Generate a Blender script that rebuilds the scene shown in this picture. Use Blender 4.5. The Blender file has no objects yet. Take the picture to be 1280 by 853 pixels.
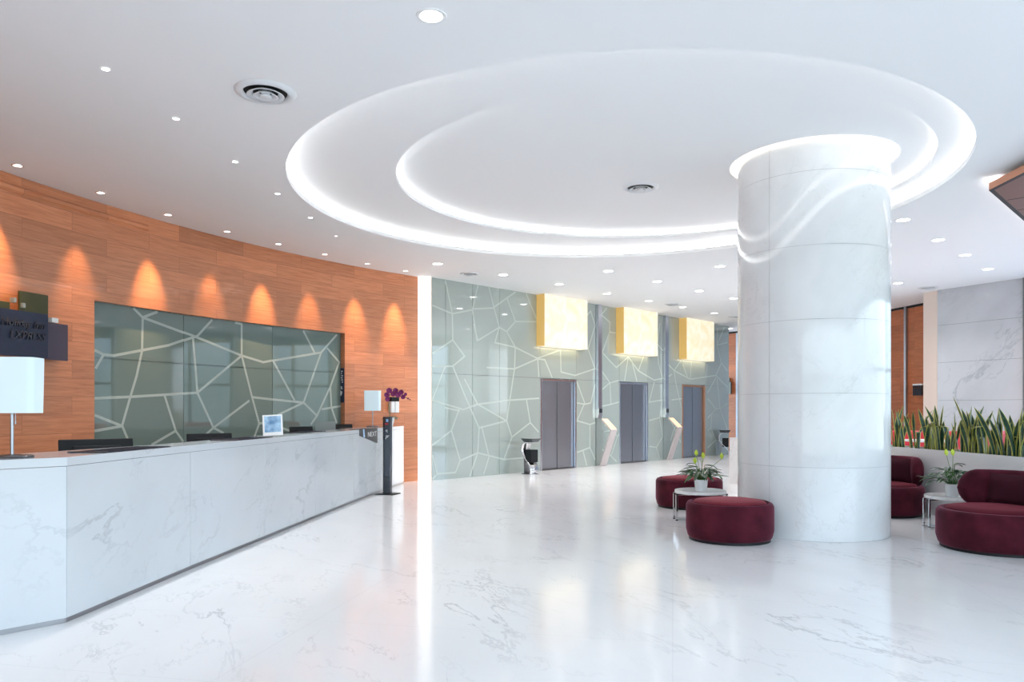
import bpy, math, random
from mathutils import Vector, Matrix
R = math.radians
rnd = random.Random(7)
sc = bpy.context.scene
COL = sc.collection
CAM_H, F, HOR, ZC = 1.45, 945.0, 512.0, 4.14      # eye height, focal length in px, horizon row, ceiling height

# ------------------------------------------------------------------ helpers
def col(o):
    COL.objects.link(o)
    return o

class MB:
    """collects geometry and links it as one mesh object"""
    def __init__(s): s.v, s.f, s.m, s.uv = [], [], [], {}
    def add(s, vs, fs, mi=0):
        b = len(s.v); s.v += [tuple(p) for p in vs]
        for f in fs: s.f.append(tuple(b+i for i in f)); s.m.append(mi)
    def quad(s, a, b, c, d, mi=0, uv=None):
        s.add([a, b, c, d], [(0, 1, 2, 3)], mi)
        if uv: s.uv[len(s.f)-1] = uv
    def box(s, x0, x1, y0, y1, z0, z1, mi=0, M=None):
        vs = [Vector((x, y, z)) for z in (z0, z1) for y in (y0, y1) for x in (x0, x1)]
        if M is not None: vs = [M @ v for v in vs]
        s.add(vs, [(0,2,3,1),(4,5,7,6),(0,1,5,4),(2,6,7,3),(0,4,6,2),(1,3,7,5)], mi)
    def prism(s, pts, z0, z1, mi=0):
        n = len(pts)
        vs = [(p[0], p[1], z0) for p in pts] + [(p[0], p[1], z1) for p in pts]
        fs = [tuple(range(n))[::-1], tuple(range(n, 2*n))] + [(i, (i+1) % n, n+(i+1) % n, n+i) for i in range(n)]
        s.add(vs, fs, mi)
    def lathe(s, prof, n=48, mi=0, c=(0, 0), sx=1, sy=1, cap=True):
        vs = []
        for r, z in prof:
            for i in range(n):
                a = 2*math.pi*i/n; vs.append((c[0]+r*sx*math.cos(a), c[1]+r*sy*math.sin(a), z))
        fs = [(j*n+i, j*n+(i+1) % n, (j+1)*n+(i+1) % n, (j+1)*n+i) for j in range(len(prof)-1) for i in range(n)]
        if cap:
            if prof[0][0] > 1e-4: fs.append(tuple(range(n))[::-1])
            if prof[-1][0] > 1e-4: fs.append(tuple((len(prof)-1)*n+i for i in range(n)))
        s.add(vs, fs, mi)
    def tube(s, pts, r, n=8, mi=0, cap=True):
        pts = [Vector(p) for p in pts]; vs = []
        up = Vector((0, 0, 1))
        for k, p in enumerate(pts):
            t = (pts[min(k+1, len(pts)-1)] - pts[max(k-1, 0)]).normalized()
            u = up if abs(t.z) < .95 else Vector((1, 0, 0))
            a = t.cross(u).normalized(); b = t.cross(a)
            rr = r[k] if isinstance(r, (list, tuple)) else r
            vs += [p + rr*(math.cos(2*math.pi*i/n)*a + math.sin(2*math.pi*i/n)*b) for i in range(n)]
        fs = [(j*n+i, j*n+(i+1) % n, (j+1)*n+(i+1) % n, (j+1)*n+i) for j in range(len(pts)-1) for i in range(n)]
        if cap: fs += [tuple(range(n))[::-1], tuple((len(pts)-1)*n+i for i in range(n))]
        s.add(vs, fs, mi)
    def sheet(s, rows, mi=0, close=False):
        n = len(rows[0]); vs = [p for r in rows for p in r]
        m = n if close else n-1
        fs = [(j*n+i, j*n+(i+1) % n, (j+1)*n+(i+1) % n, (j+1)*n+i) for j in range(len(rows)-1) for i in range(m)]
        s.add(vs, fs, mi)
    def build(s, name, mats, parent=None, smooth=False, bevel=0, subsurf=0, solid=0, fix=True):
        me = bpy.data.meshes.new(name); me.from_pydata(s.v, [], s.f); me.update()
        if not isinstance(mats, (list, tuple)): mats = [mats]
        for m in mats: me.materials.append(m)
        for p, mi in zip(me.polygons, s.m): p.material_index = mi
        if s.uv:
            L = me.uv_layers.new(name='uv')
            for fi, uvs in s.uv.items():
                for li, q in zip(me.polygons[fi].loop_indices, uvs): L.data[li].uv = q
        if fix:
            import bmesh
            bm = bmesh.new(); bm.from_mesh(me)
            bmesh.ops.recalc_face_normals(bm, faces=bm.faces); bm.to_mesh(me); bm.free()
        o = col(bpy.data.objects.new(name, me))
        if parent: o.parent = parent
        if smooth:
            for p in me.polygons: p.use_smooth = True
            if smooth != 'all':
                me.set_sharp_from_angle(angle=R(40))
        if solid:
            m = o.modifiers.new('s', 'SOLIDIFY'); m.thickness = solid; m.offset = 0
        if bevel:
            m = o.modifiers.new('b', 'BEVEL'); m.width = bevel; m.segments = 2; m.limit_method = 'ANGLE'
        if subsurf:
            m = o.modifiers.new('u', 'SUBSURF'); m.levels = subsurf; m.render_levels = subsurf
        return o

def tag(o, label, cat, group=None, kind=None):
    o['label'] = label; o['category'] = cat
    if group: o['group'] = group
    if kind: o['kind'] = kind
    return o
def thing(name, loc, rz, label, cat, group=None):
    o = col(bpy.data.objects.new(name, None)); o.location = loc; o.rotation_euler = (0, 0, rz)
    o.empty_display_size = .1
    return tag(o, label, cat, group)
def struct(o, label=None):
    o['kind'] = 'structure'
    if label: o['label'] = label
    return o
def dup(root, loc, rz, label, group=None):
    r = col(root.copy()); r.location = loc; r.rotation_euler = (0, 0, rz); r['label'] = label
    if group: r['group'] = group
    for ch in root.children:
        c = col(ch.copy()); c.parent = r
        for g in ch.children:
            d = col(g.copy()); d.parent = c
    return r
def at_ceiling(px, py, z=ZC):
    Y = (z-CAM_H)*F/(HOR-py); return ((px-640)/F*Y, Y)
def text(body, size, mat, parent, loc, rot, ext=.002, name='lettering', shear=0, align='LEFT', bold=0):
    cu = bpy.data.curves.new(name, 'FONT'); cu.body = body; cu.size = size; cu.extrude = ext; cu.shear = shear
    cu.align_x = align; cu.offset = bold; cu.resolution_u = 3
    t = bpy.data.objects.new('tmp', cu); COL.objects.link(t)
    dg = bpy.context.evaluated_depsgraph_get()
    me = bpy.data.meshes.new_from_object(t.evaluated_get(dg)); bpy.data.objects.remove(t)
    me.name = name; me.materials.clear(); me.materials.append(mat)
    o = col(bpy.data.objects.new(name, me)); o.parent = parent; o.location = loc; o.rotation_euler = rot
    return o

# ------------------------------------------------------------------ materials
def mat(name, c, rough=.5, metal=0, spec=.5, emis=None, es=0, coat=0, sheen=0, sheen_c=None, alpha=None, trans=0, aniso=0):
    m = bpy.data.materials.new(name); m.use_nodes = True
    b = m.node_tree.nodes['Principled BSDF']
    b.inputs['Base Color'].default_value = (*c, 1)
    b.inputs['Roughness'].default_value = rough; b.inputs['Metallic'].default_value = metal
    b.inputs['Specular IOR Level'].default_value = spec
    b.inputs['Coat Weight'].default_value = coat; b.inputs['Coat Roughness'].default_value = .03
    b.inputs['Transmission Weight'].default_value = trans
    b.inputs['Anisotropic'].default_value = aniso
    if sheen:
        b.inputs['Sheen Weight'].default_value = sheen; b.inputs['Sheen Roughness'].default_value = .35
        b.inputs['Sheen Tint'].default_value = (*(sheen_c or c), 1)
    if emis:
        b.inputs['Emission Color'].default_value = (*emis, 1); b.inputs['Emission Strength'].default_value = es
    return m
def nodes(m): return m.node_tree.nodes, m.node_tree.links, m.node_tree.nodes['Principled BSDF']
def N(ns, t, **kw):
    n = ns.new(t)
    for k, v in kw.items(): setattr(n, k, v)
    return n
def ramp(ns, stops):
    r = ns.new('ShaderNodeValToRGB'); e = r.color_ramp.elements
    e[0].position, e[0].color = stops[0][0], (*stops[0][1], 1)
    e[1].position, e[1].color = stops[-1][0], (*stops[-1][1], 1)
    for p, c in stops[1:-1]: x = e.new(p); x.color = (*c, 1)
    return r

def marble(name, base, vein, rough, scale=1.0, ang=35, amount=.6, width=.02, tiles=None, coat=0, cloud=.05, stretch=.35, spec=.5, seed=0, dr=(1, 0, 0)):
    """polished stone: thin broken veins running one way, soft clouding, optional fine joints"""
    m = mat(name, base, rough, coat=coat, spec=spec); ns, L, b = nodes(m)
    tc = N(ns, 'ShaderNodeTexCoord'); mp = N(ns, 'ShaderNodeMapping')
    mr0 = N(ns, 'ShaderNodeMapping'); e = Vector(dr).normalized().rotation_difference(Vector((1, 0, 0))).to_euler()
    mr0.inputs['Rotation'].default_value = tuple(e); L.new(tc.outputs['Object'], mr0.inputs['Vector'])   # turn first, then stretch along the veins
    mp.inputs['Scale'].default_value = (scale*stretch, scale, scale)
    mp.inputs['Location'].default_value = (seed*3.1, seed*1.7, seed)
    L.new(mr0.outputs[0], mp.inputs['Vector'])
    def ridge(sc_, det, w, dist):
        n = N(ns, 'ShaderNodeTexNoise'); n.inputs['Scale'].default_value = sc_; n.inputs['Detail'].default_value = det
        n.inputs['Roughness'].default_value = .62; n.inputs['Distortion'].default_value = dist
        L.new(mp.outputs[0], n.inputs['Vector'])
        s = N(ns, 'ShaderNodeMath', operation='SUBTRACT'); s.inputs[1].default_value = .5; L.new(n.outputs[0], s.inputs[0])
        a = N(ns, 'ShaderNodeMath', operation='ABSOLUTE'); L.new(s.outputs[0], a.inputs[0])
        r = N(ns, 'ShaderNodeMapRange'); r.inputs['From Min'].default_value = 0; r.inputs['From Max'].default_value = w
        r.inputs['To Min'].default_value = 1; r.inputs['To Max'].default_value = 0; L.new(a.outputs[0], r.inputs['Value'])
        return r
    def mask(sc_, lo, hi):
        n = N(ns, 'ShaderNodeTexNoise'); n.inputs['Scale'].default_value = sc_; n.inputs['Detail'].default_value = 3
        L.new(mp.outputs[0], n.inputs['Vector'])
        r = N(ns, 'ShaderNodeMapRange'); r.inputs['From Min'].default_value = lo; r.inputs['From Max'].default_value = hi
        L.new(n.outputs[0], r.inputs['Value']); return r
    r1 = ridge(.9, 9, width, .5); r2 = ridge(2.3, 7, width*.9, .3)
    k1 = mask(1.1, .46, .64); k2 = mask(1.9, .48, .68)
    m1 = N(ns, 'ShaderNodeMath', operation='MULTIPLY'); L.new(r1.outputs[0], m1.inputs[0]); L.new(k1.outputs[0], m1.inputs[1])
    m2 = N(ns, 'ShaderNodeMath', operation='MULTIPLY'); L.new(r2.outputs[0], m2.inputs[0]); L.new(k2.outputs[0], m2.inputs[1])
    mx = N(ns, 'ShaderNodeMath', operation='MAXIMUM'); L.new(m1.outputs[0], mx.inputs[0]); L.new(m2.outputs[0], mx.inputs[1])
    am = N(ns, 'ShaderNodeMath', operation='MULTIPLY'); am.inputs[1].default_value = amount; L.new(mx.outputs[0], am.inputs[0])
    cl = mask(1.6, .4, .8)
    c0 = N(ns, 'ShaderNodeMix', data_type='RGBA'); c0.inputs['A'].default_value = (*base, 1)
    c0.inputs['B'].default_value = (*[x*(1-cloud*2.2) for x in base], 1); L.new(cl.outputs[0], c0.inputs['Factor'])
    c1 = N(ns, 'ShaderNodeMix', data_type='RGBA'); L.new(am.outputs[0], c1.inputs['Factor'])
    L.new(c0.outputs['Result'], c1.inputs['A']); c1.inputs['B'].default_value = (*vein, 1)
    out = c1
    if tiles:
        br = N(ns, 'ShaderNodeTexBrick'); br.offset = 0; br.squash = 1
        br.inputs['Color1'].default_value = br.inputs['Color2'].default_value = (0, 0, 0, 1); br.inputs['Mortar'].default_value = (1, 1, 1, 1)
        br.inputs['Scale'].default_value = 1; br.inputs['Mortar Size'].default_value = .0018; br.inputs['Mortar Smooth'].default_value = .1
        br.inputs['Brick Width'].default_value = tiles[0]; br.inputs['Row Height'].default_value = tiles[1]
        mp2 = N(ns, 'ShaderNodeMapping'); mp2.inputs['Rotation'].default_value = (0, 0, R(tiles[2])); L.new(tc.outputs['Object'], mp2.inputs['Vector'])
        L.new(mp2.outputs[0], br.inputs['Vector'])
        f = N(ns, 'ShaderNodeMath', operation='MULTIPLY'); f.inputs[1].default_value = .3; L.new(br.outputs['Color'], f.inputs[0])
        c2 = N(ns, 'ShaderNodeMix', data_type='RGBA'); L.new(f.outputs[0], c2.inputs['Factor']); L.new(c1.outputs['Result'], c2.inputs['A'])
        c2.inputs['B'].default_value = (.45, .45, .47, 1); out = c2
    L.new(out.outputs['Result'], b.inputs['Base Color'])
    return m

def wood(name, c1, c2, c3, rough=.32, gs=1.0):
    """veneer on boards; reads uv = (metres along the wall, metres up)"""
    m = mat(name, c1, rough, coat=.15); ns, L, b = nodes(m)
    uv = N(ns, 'ShaderNodeUVMap')
    br = N(ns, 'ShaderNodeTexBrick'); br.offset = .43; br.offset_frequency = 2
    br.inputs['Color1'].default_value = (0, 0, 0, 1); br.inputs['Color2'].default_value = (1, 1, 1, 1); br.inputs['Mortar'].default_value = (.5, .5, .5, 1)
    br.inputs['Scale'].default_value = 1; br.inputs['Brick Width'].default_value = 1.22; br.inputs['Row Height'].default_value = .23
    br.inputs['Mortar Size'].default_value = .0025; br.inputs['Mortar Smooth'].default_value = 0
    L.new(uv.outputs[0], br.inputs['Vector'])
    mp = N(ns, 'ShaderNodeMapping'); mp.inputs['Scale'].default_value = (1.6*gs, 26*gs, 1); L.new(uv.outputs[0], mp.inputs['Vector'])
    ad = N(ns, 'ShaderNodeVectorMath', operation='ADD'); L.new(mp.outputs[0], ad.inputs[0])
    sc_ = N(ns, 'ShaderNodeVectorMath', operation='SCALE'); L.new(br.outputs['Color'], sc_.inputs[0]); sc_.inputs['Scale'].default_value = 17
    L.new(sc_.outputs[0], ad.inputs[1])
    n = N(ns, 'ShaderNodeTexNoise'); n.inputs['Scale'].default_value = 1.3; n.inputs['Detail'].default_value = 6; n.inputs['Roughness'].default_value = .6
    n.inputs['Distortion'].default_value = .8
    L.new(ad.outputs[0], n.inputs['Vector'])
    r = ramp(ns, [(.28, c2), (.5, c1), (.72, c3)]); L.new(n.outputs[0], r.inputs[0])
    hs = N(ns, 'ShaderNodeHueSaturation'); L.new(r.outputs[0], hs.inputs['Color'])
    mr = N(ns, 'ShaderNodeMapRange'); mr.inputs['To Min'].default_value = .84; mr.inputs['To Max'].default_value = 1.14
    L.new(br.outputs['Color'], mr.inputs['Value']); L.new(mr.outputs[0], hs.inputs['Value'])
    mo = N(ns, 'ShaderNodeMix', data_type='RGBA'); f = N(ns, 'ShaderNodeMath', operation='MULTIPLY'); f.inputs[1].default_value = .55
    L.new(br.outputs['Fac'], f.inputs[0]); L.new(f.outputs[0], mo.inputs['Factor'])
    L.new(hs.outputs[0], mo.inputs['A']); mo.inputs['B'].default_value = (*[x*.45 for x in c2], 1)
    L.new(mo.outputs['Result'], b.inputs['Base Color'])
    return m

def varied(m, c1, c2, scale, det=4, slot='Base Color', emis=False, dist=0):
    ns, L, b = nodes(m)
    tc = N(ns, 'ShaderNodeTexCoord'); n = N(ns, 'ShaderNodeTexNoise'); n.inputs['Scale'].default_value = scale
    n.inputs['Detail'].default_value = det; n.inputs['Distortion'].default_value = dist
    L.new(tc.outputs['Object'], n.inputs['Vector']); r = ramp(ns, [(.3, c1), (.7, c2)])
    L.new(n.outputs[0], r.inputs[0]); L.new(r.outputs[0], b.inputs['Emission Color' if emis else 'Base Color'])
    return m

M = {}
M['plaster'] = mat('white_plaster', (.87, .88, .895), .75, spec=.2)
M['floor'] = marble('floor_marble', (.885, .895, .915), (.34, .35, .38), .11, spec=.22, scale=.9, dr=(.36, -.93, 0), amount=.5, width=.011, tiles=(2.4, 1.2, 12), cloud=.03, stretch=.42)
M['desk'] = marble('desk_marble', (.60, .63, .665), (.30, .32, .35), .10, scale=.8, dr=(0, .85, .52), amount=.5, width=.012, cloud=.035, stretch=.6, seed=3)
M['column'] = marble('column_marble', (.74, .765, .79), (.45, .46, .48), .06, scale=1.4, dr=(.5, .5, .7), amount=.3, width=.01, cloud=.05, seed=5, spec=.45)
M['wallmarble'] = marble('wall_marble', (.52, .53, .555), (.24, .25, .28), .07, scale=.9, dr=(.35, -.64, .7), amount=.5, width=.02, cloud=.07, seed=8, stretch=.5)
M['planter'] = marble('planter_marble', (.70, .69, .70), (.40, .39, .40), .25, scale=.9, dr=(.1, -.8, .5), amount=.45, width=.02, seed=4, cloud=.05)
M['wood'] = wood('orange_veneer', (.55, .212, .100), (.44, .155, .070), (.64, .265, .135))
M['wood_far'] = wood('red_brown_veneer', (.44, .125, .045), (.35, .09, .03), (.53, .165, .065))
M['beige'] = mat('beige_stone', (.72, .60, .53), .4)
M['gap'] = mat('dark_joint', (.16, .18, .18), .6)
M['gapl'] = mat('grey_joint', (.42, .43, .45), .6)
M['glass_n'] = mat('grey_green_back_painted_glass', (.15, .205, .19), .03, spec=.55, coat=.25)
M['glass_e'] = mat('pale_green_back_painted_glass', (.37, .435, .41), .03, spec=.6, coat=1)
M['glass_e'].node_tree.nodes['Principled BSDF'].inputs['Coat IOR'].default_value = 1.8
M['line_n'] = mat('frosted_line_on_glass', (.40, .46, .43), .15, spec=.5)
M['line_e'] = mat('pale_line_on_glass', (.50, .57, .53), .15, spec=.5)
M['steel'] = mat('brushed_steel', (.36, .385, .43), .36, 1)
M['steel_dark'] = mat('dark_steel', (.2, .2, .21), .3, 1)
M['chrome'] = mat('chrome', (.75, .75, .77), .08, 1)
M['plinth'] = mat('steel_plinth', (.33, .33, .35), .3, 1)
M['black'] = mat('black_plastic', (.008, .009, .011), .45, spec=.25)
M['blackgloss'] = mat('black_glass', (.012, .016, .026), .06, coat=1)
M['navy'] = mat('navy_acrylic', (.022, .03, .065), .3, spec=.3)
M['mat'] = mat('dark_leather_mat', (.02, .025, .04), .7, spec=.1)
M['navy2'] = mat('purple_grey_acrylic', (.075, .06, .09), .3, spec=.3)
M['olive'] = mat('olive_acrylic', (.06, .06, .02), .3, spec=.3)
M['letter'] = mat('dark_raised_letter', (.035, .04, .06), .2, coat=.5)
M['white'] = mat('white_paint', (.8, .81, .82), .35)
M['whitegloss'] = mat('white_ceramic', (.82, .84, .86), .12)
M['grey'] = mat('grey_panel', (.30, .34, .33), .4)
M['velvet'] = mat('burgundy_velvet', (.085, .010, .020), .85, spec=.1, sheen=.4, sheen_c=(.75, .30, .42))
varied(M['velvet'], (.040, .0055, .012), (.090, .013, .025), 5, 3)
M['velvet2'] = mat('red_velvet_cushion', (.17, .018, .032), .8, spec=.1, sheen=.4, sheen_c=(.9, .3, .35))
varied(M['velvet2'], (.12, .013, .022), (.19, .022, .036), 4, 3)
M['red'] = mat('red_upholstery', (.62, .03, .05), .6)
M['pink'] = mat('pink_upholstery', (.66, .16, .20), .6)
M['copper'] = mat('copper_edge', (.62, .27, .16), .3, .6)
M['copperglass'] = mat('brown_mirror_panel', (.16, .055, .038), .3, spec=.2)
M['leaf'] = mat('dark_green_leaf', (.022, .085, .030), .35, coat=.2)
M['leaf2'] = mat('mid_green_leaf', (.045, .15, .03), .35, coat=.2)
M['snake'] = mat('banded_green_leaf', (.03, .10, .05), .35)
varied(M['snake'], (.006, .032, .020), (.035, .10, .055), 14, 2, dist=1)
M['snake_edge'] = mat('yellow_leaf_margin', (.48, .46, .10), .4)
M['stem'] = mat('green_stem', (.12, .22, .05), .5)
M['flower'] = mat('yellow_green_spathe', (.55, .68, .06), .5)
M['orchid'] = mat('purple_orchid_petal', (.20, .012, .13), .5, sheen=.3, sheen_c=(.8, .2, .6))
M['soil'] = mat('dark_soil', (.05, .035, .025), .9)
M['shade'] = mat('lit_lamp_shade', (.45, .52, .55), .6, spec=.1, emis=(.68, .88, 1.0), es=.28)
M['lantern'] = mat('backlit_alabaster', (.45, .42, .36), .3, spec=.2, emis=(1, .86, .62), es=.5)
varied(M['lantern'], (1, .72, .38), (1, .96, .82), 2.6, 5, emis=True, dist=1.5)
M['lantern_side'] = mat('backlit_amber_side', (.42, .30, .12), .3, spec=.2, emis=(1, .62, .18), es=.26)
M['pillar_light'] = mat('glowing_white_strip', (.9, .9, .88), .4, emis=(1, .985, .95), es=1.0)
M['led'] = mat('cove_led', (1, 1, 1), .5, emis=(1, .97, .92), es=6.5)
M['led_i'] = mat('inner_cove_led', (1, 1, 1), .5, emis=(1, .97, .92), es=4.5)
M['led_w'] = mat('warm_cove_led', (1, 1, 1), .5, emis=(1, .88, .72), es=3)
M['led_c'] = mat('neutral_cove_led', (1, 1, 1), .5, emis=(.93, .97, 1), es=11)
M['bulb'] = mat('downlight_lens', (1, 1, 1), .5, emis=(1, .98, .95), es=8)
M['bulb_w'] = mat('warm_downlight_lens', (1, 1, 1), .5, emis=(1, .93, .85), es=3)
M['screen'] = mat('blue_picture', (.25, .5, .8), .25)
varied(M['screen'], (.05, .16, .36), (.50, .74, .93), 9, 3)
M['frame'] = mat('dark_aluminium', (.16, .17, .18), .4, .5)
M['strings'] = mat('white_glass_strings', (.85, .9, .95), .2, emis=(.85, .93, 1), es=.7)
wp = bpy.data.materials.new('window_glass'); wp.use_nodes = True; ns = wp.node_tree.nodes; ns.clear(); L = wp.node_tree.links
o_ = ns.new('ShaderNodeOutputMaterial'); tr = ns.new('ShaderNodeBsdfTransparent'); gl = ns.new('ShaderNodeBsdfGlossy'); gl.inputs['Roughness'].default_value = .02
mx = ns.new('ShaderNodeMixShader'); mx.inputs[0].default_value = .06; L.new(tr.outputs[0], mx.inputs[1]); L.new(gl.outputs[0], mx.inputs[2]); L.new(mx.outputs[0], o_.inputs[0])
M['pane'] = wp
wt = wp.copy(); wt.name = 'daylight_dimming_glass'; [n for n in wt.node_tree.nodes if n.type == 'BSDF_TRANSPARENT'][0].inputs[0].default_value = (.62, .66, .72, 1); M['pane_t'] = wt  # tint added to weaken the daylight through the unseen third window

# ------------------------------------------------------------------ camera
cd = bpy.data.cameras.new('camera'); cam = col(bpy.data.objects.new('camera', cd))
cam.location = (0, 0, CAM_H); cam.rotation_euler = (R(90), 0, 0)
cd.sensor_width = 36; cd.lens = F/1280*36; cd.shift_y = (HOR-426.5)/1280; cd.clip_start = .05
sc.camera = cam

# ------------------------------------------------------------------ floor and ceiling
X0, X1, Y0, Y1 = -8.0, 12.6, -5.2, 30.0
b = MB(); b.box(X0-.3, X1+.3, Y0-.3, Y1, -.2, 0); struct(b.build('floor', M['floor']))

NE = 160
def ell(c, rx, ry, z, off=0):
    return [(c[0]+(rx+off)*math.cos(2*math.pi*i/NE), c[1]+(ry+off)*math.sin(2*math.pi*i/NE), z) for i in range(NE)]
E0 = ((1.25, 9.52), 3.93, 3.88); E1 = ((1.76, 9.53), 3.19, 3.00)
CC, CR = (3.60, 9.08), .853
E2 = (CC, .949, .949)
Z1, Z2 = 4.295, 4.41
def rect_ring(c):
    out = []
    for i in range(NE):
        a = 2*math.pi*i/NE; dx, dy = math.cos(a), math.sin(a)
        t = min((X1+.3-c[0])/dx if dx > 1e-6 else 1e9, (X0-.3-c[0])/dx if dx < -1e-6 else 1e9,
                (Y1-c[1])/dy if dy > 1e-6 else 1e9, (Y0-.3-c[1])/dy if dy < -1e-6 else 1e9)
        out.append((c[0]+t*dx, c[1]+t*dy, ZC))
    return out
b = MB()
b.sheet([rect_ring(E0[0]), ell(*E0, ZC), ell(*E0, ZC+.06), ell(*E0, ZC+.06, .22), ell(*E0, Z1, .22),
         ell(*E1, Z1), ell(*E1, Z1+.045), ell(*E1, Z1+.045, .17), ell(*E1, Z2, .17),
         ell(*E2, Z2), ell(*E2, Z2+.02), ell(*E2, Z2+.02, .10), ell(*E2, 4.62, .10)], close=True)
b.add(ell(*E2, 4.62, .10), [tuple(range(NE))])
# corners of the rectangle the radial ring cuts off
ce = b.build('ceiling', M['plaster'], smooth=True, fix=True); struct(ce)
b = MB(); b.box(X0-.3, X1+.3, Y0-.3, Y1, 4.75, 4.9); struct(b.build('ceiling_slab', M['plaster']))

def led_ring(E, z0, z1, off, m, label):
    b = MB(); b.sheet([ell(*E, z0, off), ell(*E, z1, off)], close=True)
    b.sheet([ell(*E, z0, off+.01), ell(*E, z1, off+.01)], close=True)
    b.sheet([ell(*E, z1, off), ell(*E, z1, off+.01)], close=True)
    b.sheet([ell(*E, z0, off), ell(*E, z0, off+.01)], close=True)
    return tag(b.build('cove_light_strip', m, smooth=True), label, 'light')
led_ring(E0, ZC+.062, ZC+.105, .13, M['led'], 'glowing light strip hidden in the large outer oval ceiling cove')
led_ring(E1, Z1+.047, Z1+.080, .09, M['led_i'], 'glowing light strip hidden in the smaller inner oval ceiling cove')
led_ring(E2, Z2+.022, Z2+.075, .07, M['led_w'], 'warm glowing light ring around the top of the marble column')

# ------------------------------------------------------------------ wood wall on the left (curved) with glazed niche
WC, WR = (8.20, 5.15), 14.35
def wp_(phi, off=0):                                  # off > 0 goes into the wall
    return (WC[0]-(WR+off)*math.cos(phi), WC[1]+(WR+off)*math.sin(phi))
def phi_at(px, off=0):                                # where the sight line through a pixel column meets the wall
    s = (px-640)/F; lo, hi = 0, R(60)
    for _ in range(60):
        m = (lo+hi)/2; p = wp_(m, off)
        if p[0]/p[1] < s: lo = m
        else: hi = m
    return lo
PA, PB, PE = phi_at(118), phi_at(431), phi_at(522.5)
NZ0, NZ1, ND = .60, 2.86, .14
phis = [R(i*1.5) for i in range(0, 60) if R(i*1.5) < PE] + [PA, PB, PE]; phis = sorted(set(phis))
b = MB()
def wq(p0, p1, u0, u1, z0, z1, mi=0):
    b.quad((*p0, z0), (*p1, z0), (*p1, z1), (*p0, z1), mi, [(u0, z0), (u1, z0), (u1, z1), (u0, z1)])
for a, c in zip(phis, phis[1:]):
    if c - a < 1e-7: continue
    ins = a >= PA-1e-9 and c <= PB+1e-9
    for z0, z1 in ([(0, NZ0), (NZ1, ZC)] if ins else [(0, ZC)]):
        wq(wp_(a), wp_(c), a*WR, c*WR, z0, z1)
    if ins:
        for zz in (NZ0, NZ1):
            p, q, r, s = wp_(a), wp_(c), wp_(c, ND), wp_(a, ND)
            b.quad((*p, zz), (*q, zz), (*r, zz), (*s, zz), 0, [(a*WR, zz), (c*WR, zz), (c*WR, zz+ND), (a*WR, zz+ND)])
        wq(wp_(a, ND), wp_(c, ND), a*WR, c*WR, NZ0, NZ1, 1)
for ph in (PA, PB):
    wq(wp_(ph), wp_(ph, ND), ph*WR, ph*WR+ND, NZ0, NZ1)
p0 = wp_(0)
wq((p0[0], Y0), p0, p0[1]-Y0-15, 0, 0, ZC)
pe = wp_(PE); wq(pe, (pe[0]-.1, pe[1]+.3), 0, .3, 0, ZC)
wl = struct(b.build('wall_left', [M['wood'], M['gap']], fix=False, smooth=True))
# shadow-gap board along the top of the wall
b = MB()
a, c = R(4), phi_at(184)
for i in range(10):
    u, v = a+(c-a)*i/10, a+(c-a)*(i+1)/10
    for (o1, z1, o2, z2) in ((-.001, 3.93, -.035, 3.96), (-.035, 3.96, -.035, 4.0), (-.035, 4.0, -.001, 4.03)):
        b.quad((*wp_(u, o1), z1), (*wp_(v, o1), z1), (*wp_(v, o2), z2), (*wp_(u, o2), z2), 0, [(u*WR, z1), (v*WR, z1), (v*WR, z2), (u*WR, z2)])
struct(b.build('trim_1', M['wood'], fix=False))

# glass in the niche: three flat sheets with a traced crackle of frosted lines
cuts = [PA, phi_at(229, ND-.02), phi_at(340, ND-.02), PB]
GO = ND-.03
gp = [wp_(p, GO) for p in cuts]
def ray_panel(px, py, pts):
    """sight line through a pixel meets the faceted glass: returns (facet, metres along it, height)"""
    s = (px-640)/F
    for k in range(len(pts)-1):
        (ax, ay), (bx, by) = pts[k], pts[k+1]
        den = (bx-ax)-s*(by-ay)
        t = (s*ay-ax)/den
        if (t <= 1 or k == len(pts)-2) and (t >= 0 or k == 0):
            x, y = ax+(bx-ax)*t, ay+(by-ay)*t
            return k, t*math.hypot(bx-ax, by-ay), CAM_H+(HOR-py)*y/F, (x, y)
def strip(mb, p, q, w, mi, nrm, lift):
    p, q = Vector(p), Vector(q); d = (q-p).normalized(); s = d.cross(nrm).normalized()*w/2
    mb.quad(p-s+nrm*lift-d*w*.3, q-s+nrm*lift+d*w*.3, q+s+nrm*lift+d*w*.3, p+s+nrm*lift-d*w*.3, mi)
niche_lines = [[(222,62),(265,105),(262,265),(235,390),(205,490),(165,630),(205,725)],[(265,105),(335,78)],[(265,105),(500,190),(745,290)],
 [(35,265),(75,285),(125,290),(390,240),(530,195),(600,118)],[(75,285),(38,350)],[(35,497),(205,490),(370,480),(530,470),(745,290)],
 [(370,480),(425,655),(460,705)],[(425,655),(310,722)],[(35,580),(165,632)],[(35,655),(165,632)],[(508,195),(525,400),(530,470),(608,640),(780,510)],
 [(608,640),(550,692)],[(608,640),(655,665)],[(745,290),(745,137),(715,130)],[(745,290),(850,322),(1130,275),(1205,190)],
 [(745,290),(795,490),(830,620),(808,680)],[(800,492),(1045,518),(1130,275)],[(900,320),(1000,505)],[(1045,172),(1098,275)],
 [(1045,518),(1110,582),(1175,440),(1218,322),(1160,255)],[(1110,582),(1082,622)],[(1045,518),(920,578)],[(1135,550),(1225,535)],
 [(1175,440),(1180,540),(1205,615)],[(830,620),(862,614),(980,655)]]
panels = []
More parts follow.
